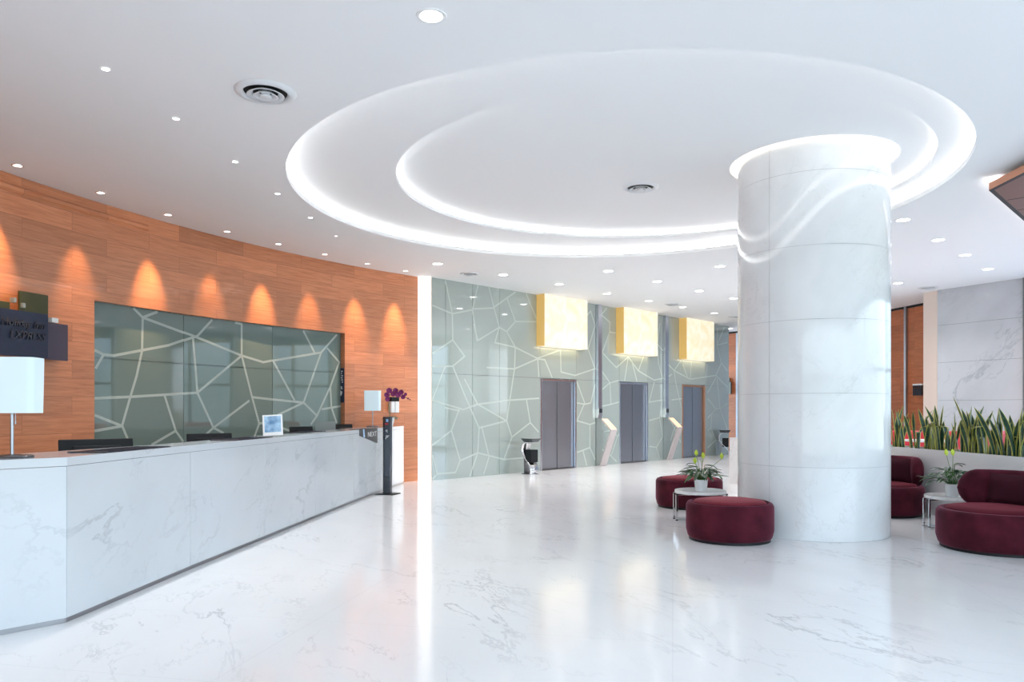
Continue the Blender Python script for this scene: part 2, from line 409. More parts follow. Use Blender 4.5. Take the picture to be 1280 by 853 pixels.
for k in range(3):
    pb = MB(); (ax, ay), (bx, by) = gp[k], gp[k+1]
    d = Vector((bx-ax, by-ay, 0)); Ln = d.length; d.normalize(); nrm = Vector((d.y, -d.x, 0)); A = Vector((ax, ay, 0))
    for z0, z1 in ((NZ0, 2.125), (2.133, NZ1)):
        g = .004
        vs = [A+d*g, A+d*(Ln-g)]
        pb.add([v-nrm*.01+Vector((0, 0, z)) for z in (z0, z1) for v in vs]+[v+Vector((0, 0, z)) for z in (z0, z1) for v in vs],
               [(0, 1, 3, 2), (4, 6, 7, 5), (0, 4, 5, 1), (2, 3, 7, 6), (0, 2, 6, 4), (1, 5, 7, 3)], 0)
    panels.append((pb, A, d, nrm, Ln))
for pl in niche_lines:
    for (a, c) in zip(pl, pl[1:]):
        pa, pb_ = [(110+x*.2578, 370+y*.2578) for x, y in (a, c)]
        if pa[0] > pb_[0]: pa, pb_ = pb_, pa
        ra, rb = ray_panel(*pa, gp), ray_panel(*pb_, gp)
        segs = []
        if ra[0] == rb[0]: segs = [(ra[0], (ra[1], ra[2]), (rb[1], rb[2]))]
        else:
            k = ra[0]; Ln = panels[k][4]; tot = (Ln-ra[1])+rb[1]; zm = ra[2]+(rb[2]-ra[2])*(Ln-ra[1])/max(tot, 1e-6)
            segs = [(k, (ra[1], ra[2]), (Ln-.01, zm)), (rb[0], (.01, zm), (rb[1], rb[2]))]
        for k, (u0, z0), (u1, z1) in segs:
            pb, A, d, nrm, Ln = panels[k]
            if math.hypot(u1-u0, z1-z0) < .02: continue
            strip(pb, A+d*u0+Vector((0, 0, z0)), A+d*u1+Vector((0, 0, z1)), .037, 1, nrm, .0012+rnd.random()*.0006)
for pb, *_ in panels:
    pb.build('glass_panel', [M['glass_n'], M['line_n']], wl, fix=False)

# white luminous strip between the wood wall and the lift wall
EW0, ED = Vector((-1.63, 15.40, 0)), Vector((.688, .7256, 0)).normalized(); EN = Vector((ED.y, -ED.x, 0))
b = MB(); b.prism([(-1.905, 15.33), (-1.655, 15.30), (-1.655, 15.55), (-1.9, 15.6)], 0, ZC)
tag(b.build('light_pillar', M['pillar_light']), 'tall white glowing strip between the orange wood wall and the green glass wall', 'light')
b = MB(); b.box(-1.652, -1.632, 15.34, 15.5, 0, ZC); struct(b.build('trim_2', M['beige']))

# ------------------------------------------------------------------ lift wall
Re = math.atan2(ED.y, ED.x)
def ew(t, out=0, z=0): return EW0 + ED*t + EN*out + Vector((0, 0, z))
def ray_wall(px, py):
    s = (px-640)/F
    t = (s*EW0.y-EW0.x)/(ED.x-s*ED.y); p = EW0+ED*t
    return t, CAM_H+(HOR-py)*p.y/F
DH = 2.18
bays = [(0, 5.48, 3.33, 4.69, [.37, 1.14, 1.96]), (5.52, 8.66, 6.52, 7.88, []), (8.70, 12.60, 9.71, 11.07, [])]
wb = MB(); wb.box(0, 12.62, .2, .3, 0, ZC)
wback = col(bpy.data.objects.new('wall_back', None)); wback.location = EW0; wback.rotation_euler = (0, 0, Re); struct(wback)
bk = MB()
for t0, t1, d0, d1, _ in bays:
    bk.box(t0, d0, .03, .3, 0, ZC, 0); bk.box(d1, t1, .03, .3, 0, ZC, 0); bk.box(d0, d1, .03, .3, DH, ZC, 0); bk.box(d0, d1, .11, .3, 0, DH, 0)
bk.box(5.48, 5.52, .08, .3, 0, ZC); bk.box(8.66, 8.70, .08, .3, 0, ZC); bk.box(12.56, 12.6, .03, 1.5, 0, ZC)
bk.build('backing', M['gap'], wback)
def cv(pts, ox, oy, s): return [[(ox+x*s, oy+y*s) for x, y in pl] for pl in pts]
L1 = cv([[(112,65),(138,190),(140,290),(185,352),(140,390),(185,500),(240,625),(235,720),(335,745),(365,660),(345,598)],[(60,158),(138,190),(215,175),(235,80)],
 [(215,175),(232,292)],[(215,172),(297,168)],[(278,90),(297,168),(317,242),(345,258),(378,318),(462,360),(550,328)],[(297,165),(378,105)],
 [(317,242),(235,292),(220,230)],[(348,135),(378,220),(485,220)],[(378,220),(345,258)],[(420,115),(465,225)],[(140,290),(60,340)],[(140,390),(60,390)],
 [(110,392),(62,515)],[(378,318),(375,400),(345,598)],[(375,400),(270,395)],[(375,400),(462,362),(490,365),(518,432)],[(463,362),(468,430)],
 [(60,520),(180,555),(235,535)],[(185,440),(235,535),(348,520),(468,512)],[(240,625),(345,598),(235,535)],[(165,550),(135,635),(60,690)],
 [(135,635),(168,750),(235,720)],[(250,620),(278,735),(258,800)],[(235,720),(205,808)],[(168,750),(150,795),(80,800),(62,730)],[(80,800),(62,820)],
 [(365,660),(435,605),(420,515)],[(435,605),(466,640)],[(335,745),(460,735)],[(550,328),(552,412),(605,425),(685,400)],
 [(612,448),(642,530),(612,600)],[(614,530),(642,535),(665,530),(685,460)],[(614,598),(662,612),(685,605)],[(662,612),(662,700),(614,718)],
 [(662,700),(684,745)],[(635,710),(650,768)],[(652,195),(665,180),(682,235),(655,325),(685,400)],[(165,560),(110,548)],[(317,242),(300,300),(378,318)]], 520, 330, .3283)
L2 = cv([[(80,125),(105,95)],[(80,125),(120,160),(118,205),(85,300),(125,345),(150,370),(205,320)],[(120,205),(178,215)],
 [(205,320),(252,385),(325,428),(366,420)],[(252,385),(275,320)],[(205,320),(188,430)],[(222,342),(245,432)],[(85,390),(120,440),(160,430)],
 [(120,440),(125,540),(80,550)],[(125,540),(160,530)],[(92,668),(130,660),(155,690),(162,680)],[(155,690),(125,780),(150,806)],[(85,750),(125,780)],
 [(325,440),(302,530),(368,520),(350,602),(302,615)],[(350,602),(368,690),(335,740),(304,735)],[(335,740),(350,790)],[(352,165),(340,260),(366,290)],
 [(340,260),(345,350),(366,420)],[(85,300),(78,240)],[(120,440),(86,470)],[(100,640),(84,600)]], 730, 360, .2697)
L3 = cv([[(640,380),(665,405),(730,440),(835,425),(882,472)],[(730,440),(735,370)],[(700,380),(722,438)],[(665,405),(700,350)],[(640,430),(655,420)],
 [(655,525),(695,520)],[(665,410),(672,460),(695,560),(695,620)],[(665,640),(695,620)],[(640,590),(665,640),(650,690)],[(665,640),(692,700)],
 [(858,375),(835,425)],[(882,290),(840,300),(858,375),(882,405)],[(840,300),(842,232)],[(840,300),(870,228)],[(835,435),(802,495)],[(840,440),(852,560),(882,540)],
 [(802,600),(835,562),(852,560),(882,645)],[(835,562),(802,520)],[(815,640),(835,690),(880,705)],[(835,690),(803,720)],[(818,590),(815,640),(803,650)]], 640, 340, .305)
for (t0, t1, d0, d1, seams), lines in zip(bays, (L1, L2, L3)):
    g = MB(); e = .004
    xs = [t0]+seams+[d0, d1, t1]
    for x0, x1 in zip(xs, xs[1:]):
        g.box(x0+e, x1-e, 0, .03, DH+.015, ZC, 0)
        if (x0, x1) != (d0, d1): g.box(x0+e, x1-e, 0, .03, 0, DH+.005, 0)
    for pl in lines:
        for a, c in zip(pl, pl[1:]):
            (ta, za), (tb, zb) = ray_wall(*a), ray_wall(*c)
            cl = lambda t: min(max(t, t0+.02), t1-.02)
            zc = lambda z: min(max(z, .02), ZC-.02)
            ta, tb, za, zb = cl(ta), cl(tb), zc(za), zc(zb)
            def clipdoor(t, o, z):
                if d0 < t < d1 and z < DH: return d0-.03 if o <= d0+.2 else d1+.03
                return t
            if za < DH and zb < DH: ta, tb = clipdoor(ta, tb, za), clipdoor(tb, ta, zb)
            elif d0-.03 < ta < d1+.03 or d0-.03 < tb < d1+.03: za, zb = max(za, DH+.03), max(zb, DH+.03)
            if math.hypot(tb-ta, zb-za) < .03: continue
            strip(g, (ta, 0, za), (tb, 0, zb), .036, 1, Vector((0, -1, 0)), .0012+rnd.random()*.0006)
    g.build('glass_panel', [M['glass_e'], M['line_e']], wback, fix=False)

names = ['leftmost lift with brushed steel double doors, beside the near ashtray bin', 'middle lift with brushed steel double doors between two leaning kiosks',
         'rightmost lift with brushed steel double doors and copper-tinted frame']
M['frame3'] = mat('copper_frame', (.55, .27, .16), .3, .6)
M['stripmat'] = mat('polished_strip', (.62, .66, .74), .22, 1)
for i, ((t0, t1, d0, d1, _), nm) in enumerate(zip(bays, names)):
    p = ew(d0); dn = col(bpy.data.objects.new(f'door_{i+1}', None)); dn.location = p; dn.rotation_euler = (0, 0, Re); struct(dn, nm)
    w = d1-d0; fm = M['frame3'] if i == 2 else M['stripmat']
    f = MB(); f.box(0, .05, -.012, .10, 0, DH, 0); f.box(w-.05, w, -.012, .10, 0, DH, 0); f.box(.05, w-.05, -.012, .10, DH-.05, DH, 0)
    f.build('door_frame', fm, dn, bevel=.003)
    for k in range(2):
        a = .05+(w-.1)*k/2; q = MB(); q.box(a+.012, a+(w-.1)/2-.012, .05, .09, .02, DH-.05)
        q.build('door_panel', M['steel'], dn, bevel=.004)
    q = MB(); q.box(.05, w-.05, .0, .10, 0, .015); q.build('door_sill', M['steel_dark'], dn)

# steel strips with floor indicator between the bays
for t, nm in ((5.50, 'tall polished steel strip with black floor indicator, right of the leftmost lift'), (8.68, 'tall polished steel strip with black floor indicator, right of the middle lift')):
    r = thing('steel_strip', ew(t, 0, 0), Re, nm, 'wall strip', 'steel strips between the lifts')
    q = MB(); q.box(-.02, .14, -.09, -.003, 1.46, ZC-.002); q.build('strip', M['stripmat'], r, bevel=.003)
    q = MB(); q.box(-.015, .135, -.10, -.09, 1.30, 1.48); q.box(-.02, .14, -.09, -.002, 1.22, 1.46); q.build('call_panel', M['chrome'], r)
    q = MB(); q.box(.0, .12, -.112, -.10, 1.36, 1.47); q.build('indicator_screen', M['blackgloss'], r, bevel=.002)

# leaning folded kiosks
def make_kiosk(t, nm):
    r = thing('kiosk', ew(t, .12), Re, nm, 'kiosk', 'leaning kiosks by the lifts')
    prof = [(-.02, 0), (-.36, .93), (-.06, 1.20)]
    def ribbon(pts, th, x0, x1):
        q = MB(); n = len(pts); off = []
        for k in range(n):
            t0 = Vector((pts[min(k+1, n-1)][0]-pts[max(k-1, 0)][0], pts[min(k+1, n-1)][1]-pts[max(k-1, 0)][1])).normalized()
            off.append((t0.y*th, -t0.x*th))
        vs = []
        for x in (x0, x1):
            for (y, z), (oy, oz) in zip(pts, off): vs += [(x, y, z), (x, y-oy, z-oz if z > .01 else z)]
        fs = []
        for k in range(n-1):
            a = 2*k; fs += [(a, a+2, a+3, a+1), (2*n+a, 2*n+a+1, 2*n+a+3, 2*n+a+2), (a, 2*n+a, 2*n+a+2, a+2), (a+1, a+3, 2*n+a+3, 2*n+a+1)]
        fs += [(0, 1, 2*n+1, 2*n), (2*n-2, 4*n-2, 4*n-1, 2*n-1)]
        q.add(vs, fs); return q
    ribbon(prof, -.035, 0, .26).build('stand', M['kiosk'], r, bevel=.004)
    ribbon([(-.345, .955), (-.065, 1.205)], .004, .02, .24).build('screen', M['kscreen'], r)
    return r
M['kiosk'] = mat('white_folded_metal', (.56, .50, .50), .35)
M['kscreen'] = mat('painted_screen_reflection', (.6, .4, .3), .2, emis=(1, .66, .35), es=.7)  # yellow glow stands in for a reflection on the sloping screen
make_kiosk(5.50, 'white folded kiosk with sloping screen leaning left of the middle lift')
make_kiosk(8.68, 'white folded kiosk with sloping screen leaning left of the rightmost lift')

# glowing alabaster lanterns
for i, nm in enumerate(('large glowing alabaster wall lantern over the leftmost lift', 'large glowing alabaster wall lantern over the middle lift', 'large glowing alabaster wall lantern over the rightmost lift')):
    t = 3.20+3.17*i
    r = thing('wall_lantern', ew(t, 0, 2.93), Re, nm, 'lantern', 'square lanterns over the lifts')
    q = MB(); q.box(0, 1.6, -.27, -.25, 0, ZC-2.93-.004); q.build('front_panel', M['lantern'], r, bevel=.004)
    for x in (0, 1.58):
        q = MB(); q.box(x, x+.02, -.249, -.002, 0, ZC-2.93-.004); q.build('side_panel', M['lantern_side'], r)
    q = MB(); q.box(.021, 1.579, -.249, -.002, 0, .02); q.build('bottom_panel', M['lantern'], r)
    ld = bpy.data.lights.new('lantern_glow', 'AREA'); ld.shape = 'RECTANGLE'; ld.size = 1.5; ld.size_y = .2; ld.energy = 2.2; ld.color = (1, .8, .5)
    lo = col(bpy.data.objects.new('lantern_glow', ld)); lo.parent = r; lo.location = (.8, -.13, -.02)

# ------------------------------------------------------------------ far wood wall, marble wall and right side
b = MB(); far = [(5.3, 28.8), (7.3, 26.6), (7.72, 26.07), (10.12, 20.65), (10.42, 19.05), (10.45, 17.45)]
u = 0
for p, q in list(zip(far, far[1:])):
    if p == (7.72, 26.07): continue
    l = math.dist(p, q); b.quad((*p, 0), (*q, 0), (*q, ZC), (*p, ZC), 0, [(u, 0), (u+l, 0), (u+l, ZC), (u, ZC)]); u += l
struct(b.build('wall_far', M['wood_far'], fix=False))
b = MB(); px, py = 10.28, 19.73
b.box(px-.03, px+.03, py-.05, py+.05, 0, ZC, M=None); o = b.build('trim_3', M['steel']); struct(o)
b = MB()
for p, q in zip(far[:-1], far[1:-1]):
    d = (Vector(q)-Vector(p)).normalized(); n = Vector((-d.y, d.x))*-1
    b.prism([Vector(p)+n*.0, Vector(q)+n*.0, Vector(q)+n*.02, Vector(p)+n*.02], 4.08, ZC)
struct(b.build('trim_4', M['black']))
mw0, mw1 = Vector((9.60, 17.06)), Vector((10.47, 15.48)); md = (mw1-mw0).normalized(); mn = Vector((md.y, -md.x))
if mn.dot(-mw0) < 0: mn = -mn
b = MB(); zz = [0, .80, 1.65, 2.50, 3.34, ZC]
back = [mw0-mn*.3, mw1-mn*.3]
for z0, z1 in zip(zz, zz[1:]):
    b.prism([mw0, mw1, back[1], back[0]], z0+.003, z1-.003, 0)
b.prism([mw0-mn*.008+md*.01, mw1-mn*.008-md*.01, back[1]-md*.01, back[0]+md*.01], 0, ZC, 1)
struct(b.build('wall_right', [M['wallmarble'], M['gap']]))
b = MB(); pp = mw0-md*.004
b.prism([pp, pp-mn*.30, (9.62, 17.5), (9.50, 17.46)], 0, ZC); b.prism([pp-mn*.3, (9.62, 17.5), (10.5, 17.6), (10.6, 17.2)], 0, ZC)
struct(b.build('wall_right_return', M['beige']))
b = MB(); b.prism([mw1+md*.01, mw1+md*.03, mw1+md*.03+mn*.04, mw1+md*.01+mn*.04], 0, ZC); struct(b.build('trim_5', M['frame']))

# glazed facades (behind the camera and to the right): the daylight
def facade(name, p, q, nb, zt):
    r = col(bpy.data.objects.new(name, None)); r.location = (*p, 0); d = Vector(q)-Vector(p); Ln = d.length
    r.rotation_euler = (0, 0, math.atan2(d.y, d.x)); struct(r)
    f = MB()
    for i in range(nb+1):
        x = Ln*i/nb; w = .16 if i % 3 == 0 else .05; f.box(max(x-w/2, 0), min(x+w/2, Ln), -.08, .08, 0, ZC)
    for z in zt: f.box(0, Ln, -.06, .06, z-.04, z+.04)
    f.box(0, Ln, -.1, .1, 0, .12); f.box(0, Ln, -.1, .1, ZC-.35, ZC)
    f.build('window_frame', M['frame'], r)
    g = MB(); g.box(0, Ln, -.005, .005, .1, ZC-.3); g.build('pane', M['pane'], r)
    ld = bpy.data.lights.new('daylight_portal', 'AREA'); ld.shape = 'RECTANGLE'; ld.size = Ln; ld.size_y = ZC-.4; ld.cycles.is_portal = True
    return r, ld, Ln
r, ld, Ln = facade('window_1', (X1, Y0), (X0, Y0), 15, (2.3,))
lo = col(bpy.data.objects.new('daylight_portal', ld)); lo.location = ((X0+X1)/2, Y0+.12, ZC/2); lo.rotation_euler = (R(90), 0, 0)
r, ld, Ln = facade('window_2', (X1, 11.6), (X1, Y0), 12, (2.3,))
lo = col(bpy.data.objects.new('daylight_portal', ld)); lo.location = (X1-.12, (Y0+11.6)/2, ZC/2); lo.rotation_euler = (R(90), 0, R(90))
r, ld, Ln = facade('window_3', tuple(mw1+md*.05), (X1, 11.6), 3, (2.3,))
for c_ in r.children:
    if c_.name.startswith('pane'): c_.data.materials[0] = M['pane_t']
b = MB(); b.quad((7.72, 26.07, 0), (10.12, 20.65, 0), (10.12, 20.65, ZC), (7.72, 26.07, ZC)); struct(b.build('wall_blue_reflector', mat('blue_reflection_tint', (.50, .58, .70), .6), fix=False))  # unseen blue wall added behind the column so the lift doors reflect blue
b = MB(); b.box(X0-.1, wp_(0)[0], Y0, Y0+.1, 0, ZC); struct(b.build('wall_front', M['plaster']))

# ------------------------------------------------------------------ marble column
th0 = math.atan2(0-CC[1], 0-CC[0])-R(31.5)      # joint seen left of the middle
b = MB(); zs = [0]+[.81+.816*i for i in range(5)]; zs = zs[:6]+[4.55]
for z0, z1 in zip(zs, zs[1:]):
    for k in range(3):
        a0 = th0+2*math.pi*k/3; a1 = a0+2*math.pi/3; g = .0022; n = 40
        an = [a0+g+(a1-a0-2*g)*i/n for i in range(n+1)]
        b.sheet([[(CC[0]+CR*math.cos(a), CC[1]+CR*math.sin(a), z) for a in an] for z in (z0+.002, z1-.002)], 0)
b.lathe([(CR-.004, 0), (CR-.004, 4.55)], 96, 1, CC)
tag(b.build('marble_column', [M['column'], M['gapl']], smooth=True, fix=True), 'thick round white marble column rising to the glowing ceiling ring', 'column')

# ------------------------------------------------------------------ reception desk
path = [(-4.25, 3.75), (-3.02, 5.13), (-2.905, 6.83), (-2.765, 8.46), (-2.62, 10.1), (-2.47, 11.8), (-2.335, 13.05)]
end = [(-2.30, 13.30), (-2.225, 14.02), (-2.12, 14.80)]
inner = [(-4.75, 4.25), (-3.66, 5.42), (-3.30, 6.86), (-3.16, 8.50), (-3.02, 10.14), (-2.90, 11.84), (-2.85, 13.05), (-2.85, 13.35), (-2.80, 13.95), (-2.50, 14.62)]
DT = 1.125
desk = thing('reception_desk', (-2.9, 8.5, 0), 0, 'long white marble reception desk in front of the orange wood wall', 'desk')
off = Vector((-2.9, 8.5))
full = path+end
fo = [Vector(p)-off for p in full]; io = [Vector(p)-off for p in inner]
for i in range(len(fo)-1):
    p, q = fo[i], fo[i+1]; d = (q-p).normalized(); n = Vector((-d.y, d.x)); e = .003
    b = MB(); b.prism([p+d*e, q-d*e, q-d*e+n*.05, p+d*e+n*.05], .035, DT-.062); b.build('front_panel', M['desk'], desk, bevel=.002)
b = MB(); n = len(fo)
vs = [(*p, z) for z in (DT-.06, DT) for p in fo]+[(*p, z) for z in (DT-.06, DT) for p in io]
fs = []
for i in range(n-1):
    fs += [(i, i+1, n+i+1, n+i), (2*n+i, 3*n+i, 3*n+i+1, 2*n+i+1), (n+i, n+i+1, 3*n+i+1, 3*n+i), (i, 2*n+i, 2*n+i+1, i+1)]
fs += [(0, n, 3*n, 2*n), (n-1, 3*n-1, 4*n-1, 2*n-1)]
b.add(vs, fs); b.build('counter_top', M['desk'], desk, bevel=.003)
b = MB()
for i in range(n-1):
    p, q = fo[i], fo[i+1]; d = (q-p).normalized(); nn = Vector((-d.y, d.x)); b.prism([p+nn*.012, q+nn*.012, q+nn*.05, p+nn*.05], 0, .037)
b.build('plinth', M['plinth'], desk)
b = MB()
for i in range(n-1):
    p, q = fo[i], fo[i+1]; p2, q2 = io[i], io[i+1]
    if i < 7:
        dd = (p2-p).normalized(); de = (q2-q).normalized(); b.prism([p+dd*.1, q+de*.1, q2+de*.78, p2+dd*.78], .70, .74)
b.build('worktop', M['steel_dark'], desk)
p, q = fo[-1], io[-1]; d = (q-p).normalized(); nn = Vector((-d.y, d.x))*-1
b = MB(); b.prism([p+d*.05, q, q+nn*-.04, p+d*.05+nn*-.04], 0, DT-.06); b.build('end_panel', M['desk'], desk)

# dark writing mats on the counter
for px, z, nm in ((168, 6.05, 'flat dark writing mat on the desk beside the nearest monitor'), (303, 8.3, 'flat dark writing mat on the desk beside the second monitor'), (393, 10.8, 'flat dark writing mat on the desk beside the third monitor')):
    y = z; x = min(-2.92+(y-6.8)*.088, -2.8)-.17
    if px == 168: x = -3.14
    r = thing('writing_mat', (x, y, DT), R(-5), nm, 'mat', 'dark mats along the counter')
    q = MB(); q.box(-.16, .15, -.40, .50, .0005, .006); q.build('mat_sheet', M['mat'], r, bevel=.002)
    q = MB(); q.box(-.15, .14, -.39, -.36, .006, .009); q.build('clip_bar', M['steel_dark'], r)

# monitors standing on the lower worktop
def make_monitor(x, y, rz, w, ztop, nm):
    r = thing('monitor', (x, y, .741), rz, nm, 'monitor', 'black monitors behind the desk')
    h = .32; zt = ztop-.741; tl = R(12)
    Mx = Matrix.Translation((0, 0, zt-h/2))@Matrix.Rotation(-tl, 4, 'X')
    q = MB(); q.box(-w/2, w/2, -.02, .015, -h/2, h/2, M=Mx); q.build('casing', M['black'], r, bevel=.008)
    q = MB(); q.box(-w*.32, w*.32, -.045, -.018, -h*.3, h*.3, M=Mx); q.build('back_cover', M['black'], r, bevel=.01)
    q = MB(); q.box(-w/2+.015, w/2-.015, .0152, .0165, -h/2+.02, h/2-.015, M=Mx); q.build('screen', M['blackgloss'], r)
    q = MB(); q.box(-.035, .035, -.075, -.045, 0, zt-h/2); q.box(-.11, .11, -.14, .06, 0, .015); q.build('stand', M['black'], r, bevel=.004)
    return r
def mon(px0, px1, py, Y, nm):
    xc = ((px0+px1)/2-640)/F*Y; w = (px1-px0)/F*Y*1.0
    return make_monitor(xc, Y, R(36), w*1.06, CAM_H-(py-HOR)/F*Y, nm)
mon(82, 160, 549, 7.0, 'black monitor seen from behind, nearest of the row on the desk')
mon(237, 288, 542, 9.9, 'black monitor seen from behind, left of the blue picture')
mon(363, 391, 533.5, 12.3, 'black monitor seen from behind, right of the blue picture')
mon(419, 441, 530.5, 13.9, 'black monitor seen from behind, nearest to the far desk lamp')
r = thing('acrylic_screen', (-3.22, 13.05, .741), R(12), 'small grey upright screen behind the desk between two black monitors', 'screen')
q = MB(); q.box(-.17, .17, 0, .012, .06, .50); q.build('panel', M['grey'], r, bevel=.003)
q = MB(); q.box(-.15, -.11, -.05, .06, 0, .06); q.build('foot', M['steel_dark'], r); q = MB(); q.box(.11, .15, -.05, .06, 0, .06); q.build('foot', M['steel_dark'], r)

# blue picture in an acrylic easel
Y = 9.35; x = (343-640)/F*Y
r = thing('picture_stand', (-2.88, 9.10, DT+.008), R(14), 'small tilted blue picture in white frame standing on the desk', 'picture frame')
Mx = Matrix.Translation((0, 0, .125))@Matrix.Rotation(R(-14), 4, 'X')@Matrix.Rotation(R(-3), 4, 'Y')
q = MB(); q.box(-.115, .115, -.006, .006, -.125, .13, M=Mx); q.build('frame', M['whitegloss'], r, bevel=.003)
q = MB(); q.box(-.095, .095, -.0085, -.0062, -.085, .112, M=Mx); q.build('picture', M['screen'], r)
q = MB(); q.box(-.03, .03, .03, .036, 0, .16, M=Matrix.Translation((0, .06, 0))@Matrix.Rotation(R(14), 4, 'X')); q.build('back_prop', M['whitegloss'], r)

# desk lamps
def make_lamp(x, y, rz, nm, group):
    r = thing('desk_lamp', (x, y, DT), rz, nm, 'lamp', group)
    def rr(w, d, rad, n=6):
        out = []
        for cx, cy, a0 in ((w/2-rad, d/2-rad, 0), (-w/2+rad, d/2-rad, 90), (-w/2+rad, -d/2+rad, 180), (w/2-rad, -d/2+rad, 270)):
            for i in range(n+1):
                a = R(a0+90*i/n); out.append((cx+rad*math.cos(a), cy+rad*math.sin(a)))
        return out
    q = MB(); rows = []
    for z, k in ((.30, .965), (.49, .985), (.675, 1.0)): rows.append([(px*k, py*k, z) for px, py in rr(.35, .20, .045)])
    q.sheet(rows, close=True); rows = [[(px*.985, py*.97, z) for px, py, z in rw] for rw in rows]; q.sheet(rows, close=True)
    q.build('lamp_shade', M['shade'], r, smooth=True)
    q = MB(); q.lathe([(.0, 0), (.13, 0), (.135, .006), (.13, .014), (.02, .022), (0, .022)], 40, sy=.72, cap=False); q.build('base', M['steel_dark'], r, smooth=True)
    q = MB(); q.tube([(0, 0, .02), (0, 0, .60)], .011, 12); q.build('pole', M['steel'], r, smooth=True)
    q = MB(); q.tube([(.022, 0, .31), (.022, 0, .24)], .0025, 6); q.lathe([(.005, .225), (.006, .24)], 8, c=(.022, 0)); q.build('pull_cord', M['steel'], r)
    q = MB(); q.tube([(-.16, 0, .60), (.16, 0, .60)], .004, 6); q.build('shade_bar', M['steel'], r)
    q = MB(); q.lathe([(0, .42), (.03, .45), (.034, .49), (.014, .55), (.0, .56)], 16, cap=False); q.build('bulb', M['bulb_w'], r, smooth=True)
    return r
make_lamp(-3.386, 5.12, R(8), 'large lit desk lamp with pale box shade, at the near end of the desk', 'box-shaded desk lamps')
l2 = make_lamp(-2.60, 14.10, R(0), 'distant lit desk lamp with pale box shade beside the purple orchid', 'box-shaded desk lamps')
l2.scale = (.86, .86, 1)

# placard hung over the desk edge
p, q_ = Vector(path[5]), Vector(path[6]); d = (q_-p).normalized(); n = Vector((d.y, -d.x))
def desk_y(px):
    s = (px-640)/F
    t = (s*p.y-p.x)/((q_.x-p.x)-s*(q_.y-p.y)); return p+(q_-p)*t
pa, pb_ = desk_y(449), desk_y(471)
r = thing('desk_placard', (*pa, DT), math.atan2(d.y, d.x), 'black placard reading NEXT hung on the far end of the desk front', 'sign')
w = (pb_-pa).length
M['placard'] = mat('charcoal_card', (.035, .035, .04), .4); M['bluestripe'] = mat('pale_blue_stripe', (.45, .65, .9), .4)
b = MB(); b.add([(x, y, z) for y in (-.012, -.004) for x, z in ((0, -.10), (w, -.255), (w, .005), (0, .005))], [(0, 1, 2, 3), (4, 7, 6, 5), (0, 4, 5, 1), (1, 5, 6, 2), (2, 6, 7, 3), (3, 7, 4, 0)])
b.box(0, w, -.012, .16, .001, .006); b.build('card', M['placard'], r)
b = MB(); b.add([(w*.19, -.0135, -.125), (w*.27, -.0135, -.135), (w*.23, -.0135, .003), (w*.15, -.0135, .003)], [(0, 1, 2, 3)]); b.build('stripe', M['bluestripe'], r, solid=.001)
text('NEXT', .115, M['white'], r, (w*.42, -.0135, -.13), (R(90), 0, 0), .001).scale = (1.75, 1, 1)

# black sign totem by the desk end
Y = 12.93; r = thing('sign_stand', (-2.125, Y, 0), R(-18), 'tall slim black sign stand on square base at the desk end', 'sign stand')
b = MB(); b.box(-.17, .17, -.15, .15, 0, .014); b.build('base_plate', M['black'], r, bevel=.003)
b = MB(); b.box(-.075, .065, -.035, .035, .014, 1.325); b.build('post', M['totem'] if 'totem' in M else M['blackgloss'], r, bevel=.003)
b = MB(); b.box(-.04, .062, -.038, -.035, .30, 1.318); M['facepl'] = mat('dark_glass_face', (.05, .062, .085), .12, coat=.8); b.build('face_panel', M['facepl'], r)
M['logo_blue'] = mat('pale_blue_mark', (.25, .5, .85), .4); M['logo_red'] = mat('red_mark', (.5, .02, .04), .4)
b = MB(); b.box(-.012, .03, -.0395, -.038, 1.235, 1.285); b.build('blue_mark', M['logo_blue'], r)
b = MB(); b.box(-.034, .028, -.0395, -.038, 1.19, 1.215); b.build('red_mark', M['logo_red'], r)
for z, x0, x1 in ((1.09, -.02, .02), (1.075, -.02, .005), (1.06, 0, .02), (.995, -.015, .045), (.98, -.02, .03), (.965, -.02, .02), (.945, -.03, -.01)):
    b = MB(); b.box(x0, x1, -.0395, -.038, z, z+.009); b.build('text_line', M['white'], r)

# orchid in a white pot
r = thing('potted_orchid', (-2.30, 14.35, DT), 0, 'purple orchid in white pot at the far end of the desk', 'plant')
b = MB(); b.lathe([(.036, 0), (.05, .05), (.066, .12), (.07, .17), (.062, .17), (.058, .15), (0, .15)], 24, cap=False); b.build('pot', M['whitegloss'], r, smooth=True)
def leaf(mb, base, az, L_, w, rise, droop, mi=0, n=7, fold=.25):
    base = Vector(base); h = Vector((math.cos(az), math.sin(az), 0)); s = Vector((-math.sin(az), math.cos(az), 0)); rows = []
    for i in range(n+1):
        t = i/n; c = base+h*(L_*t)+Vector((0, 0, rise*t-droop*t*t)); ww = w*.5*max(math.sin(math.pi*min(t*.92+.06, 1))**.75, .02)
        rows.append([c-s*ww+Vector((0, 0, fold*ww)), c, c+s*ww+Vector((0, 0, fold*ww))])
    mb.sheet(rows, mi)
b = MB()
for i in range(7): leaf(b, (0, 0, .16), 2*math.pi*i/7+.3, .18+.03*(i % 3), .07, .10, .13)
b.build('leaves', M['leaf'], r, smooth='all', fix=False)
st = [(-.01, 0, .15), (-.04, 0, .42), (-.02, .01, .60), (.06, 0, .68), (.18, -.01, .64), (.29, 0, .55), (.38, 0, .50)]
b = MB(); b.tube(st, .006, 6); b.build('flower_stem', M['stem'], r, smooth='all')
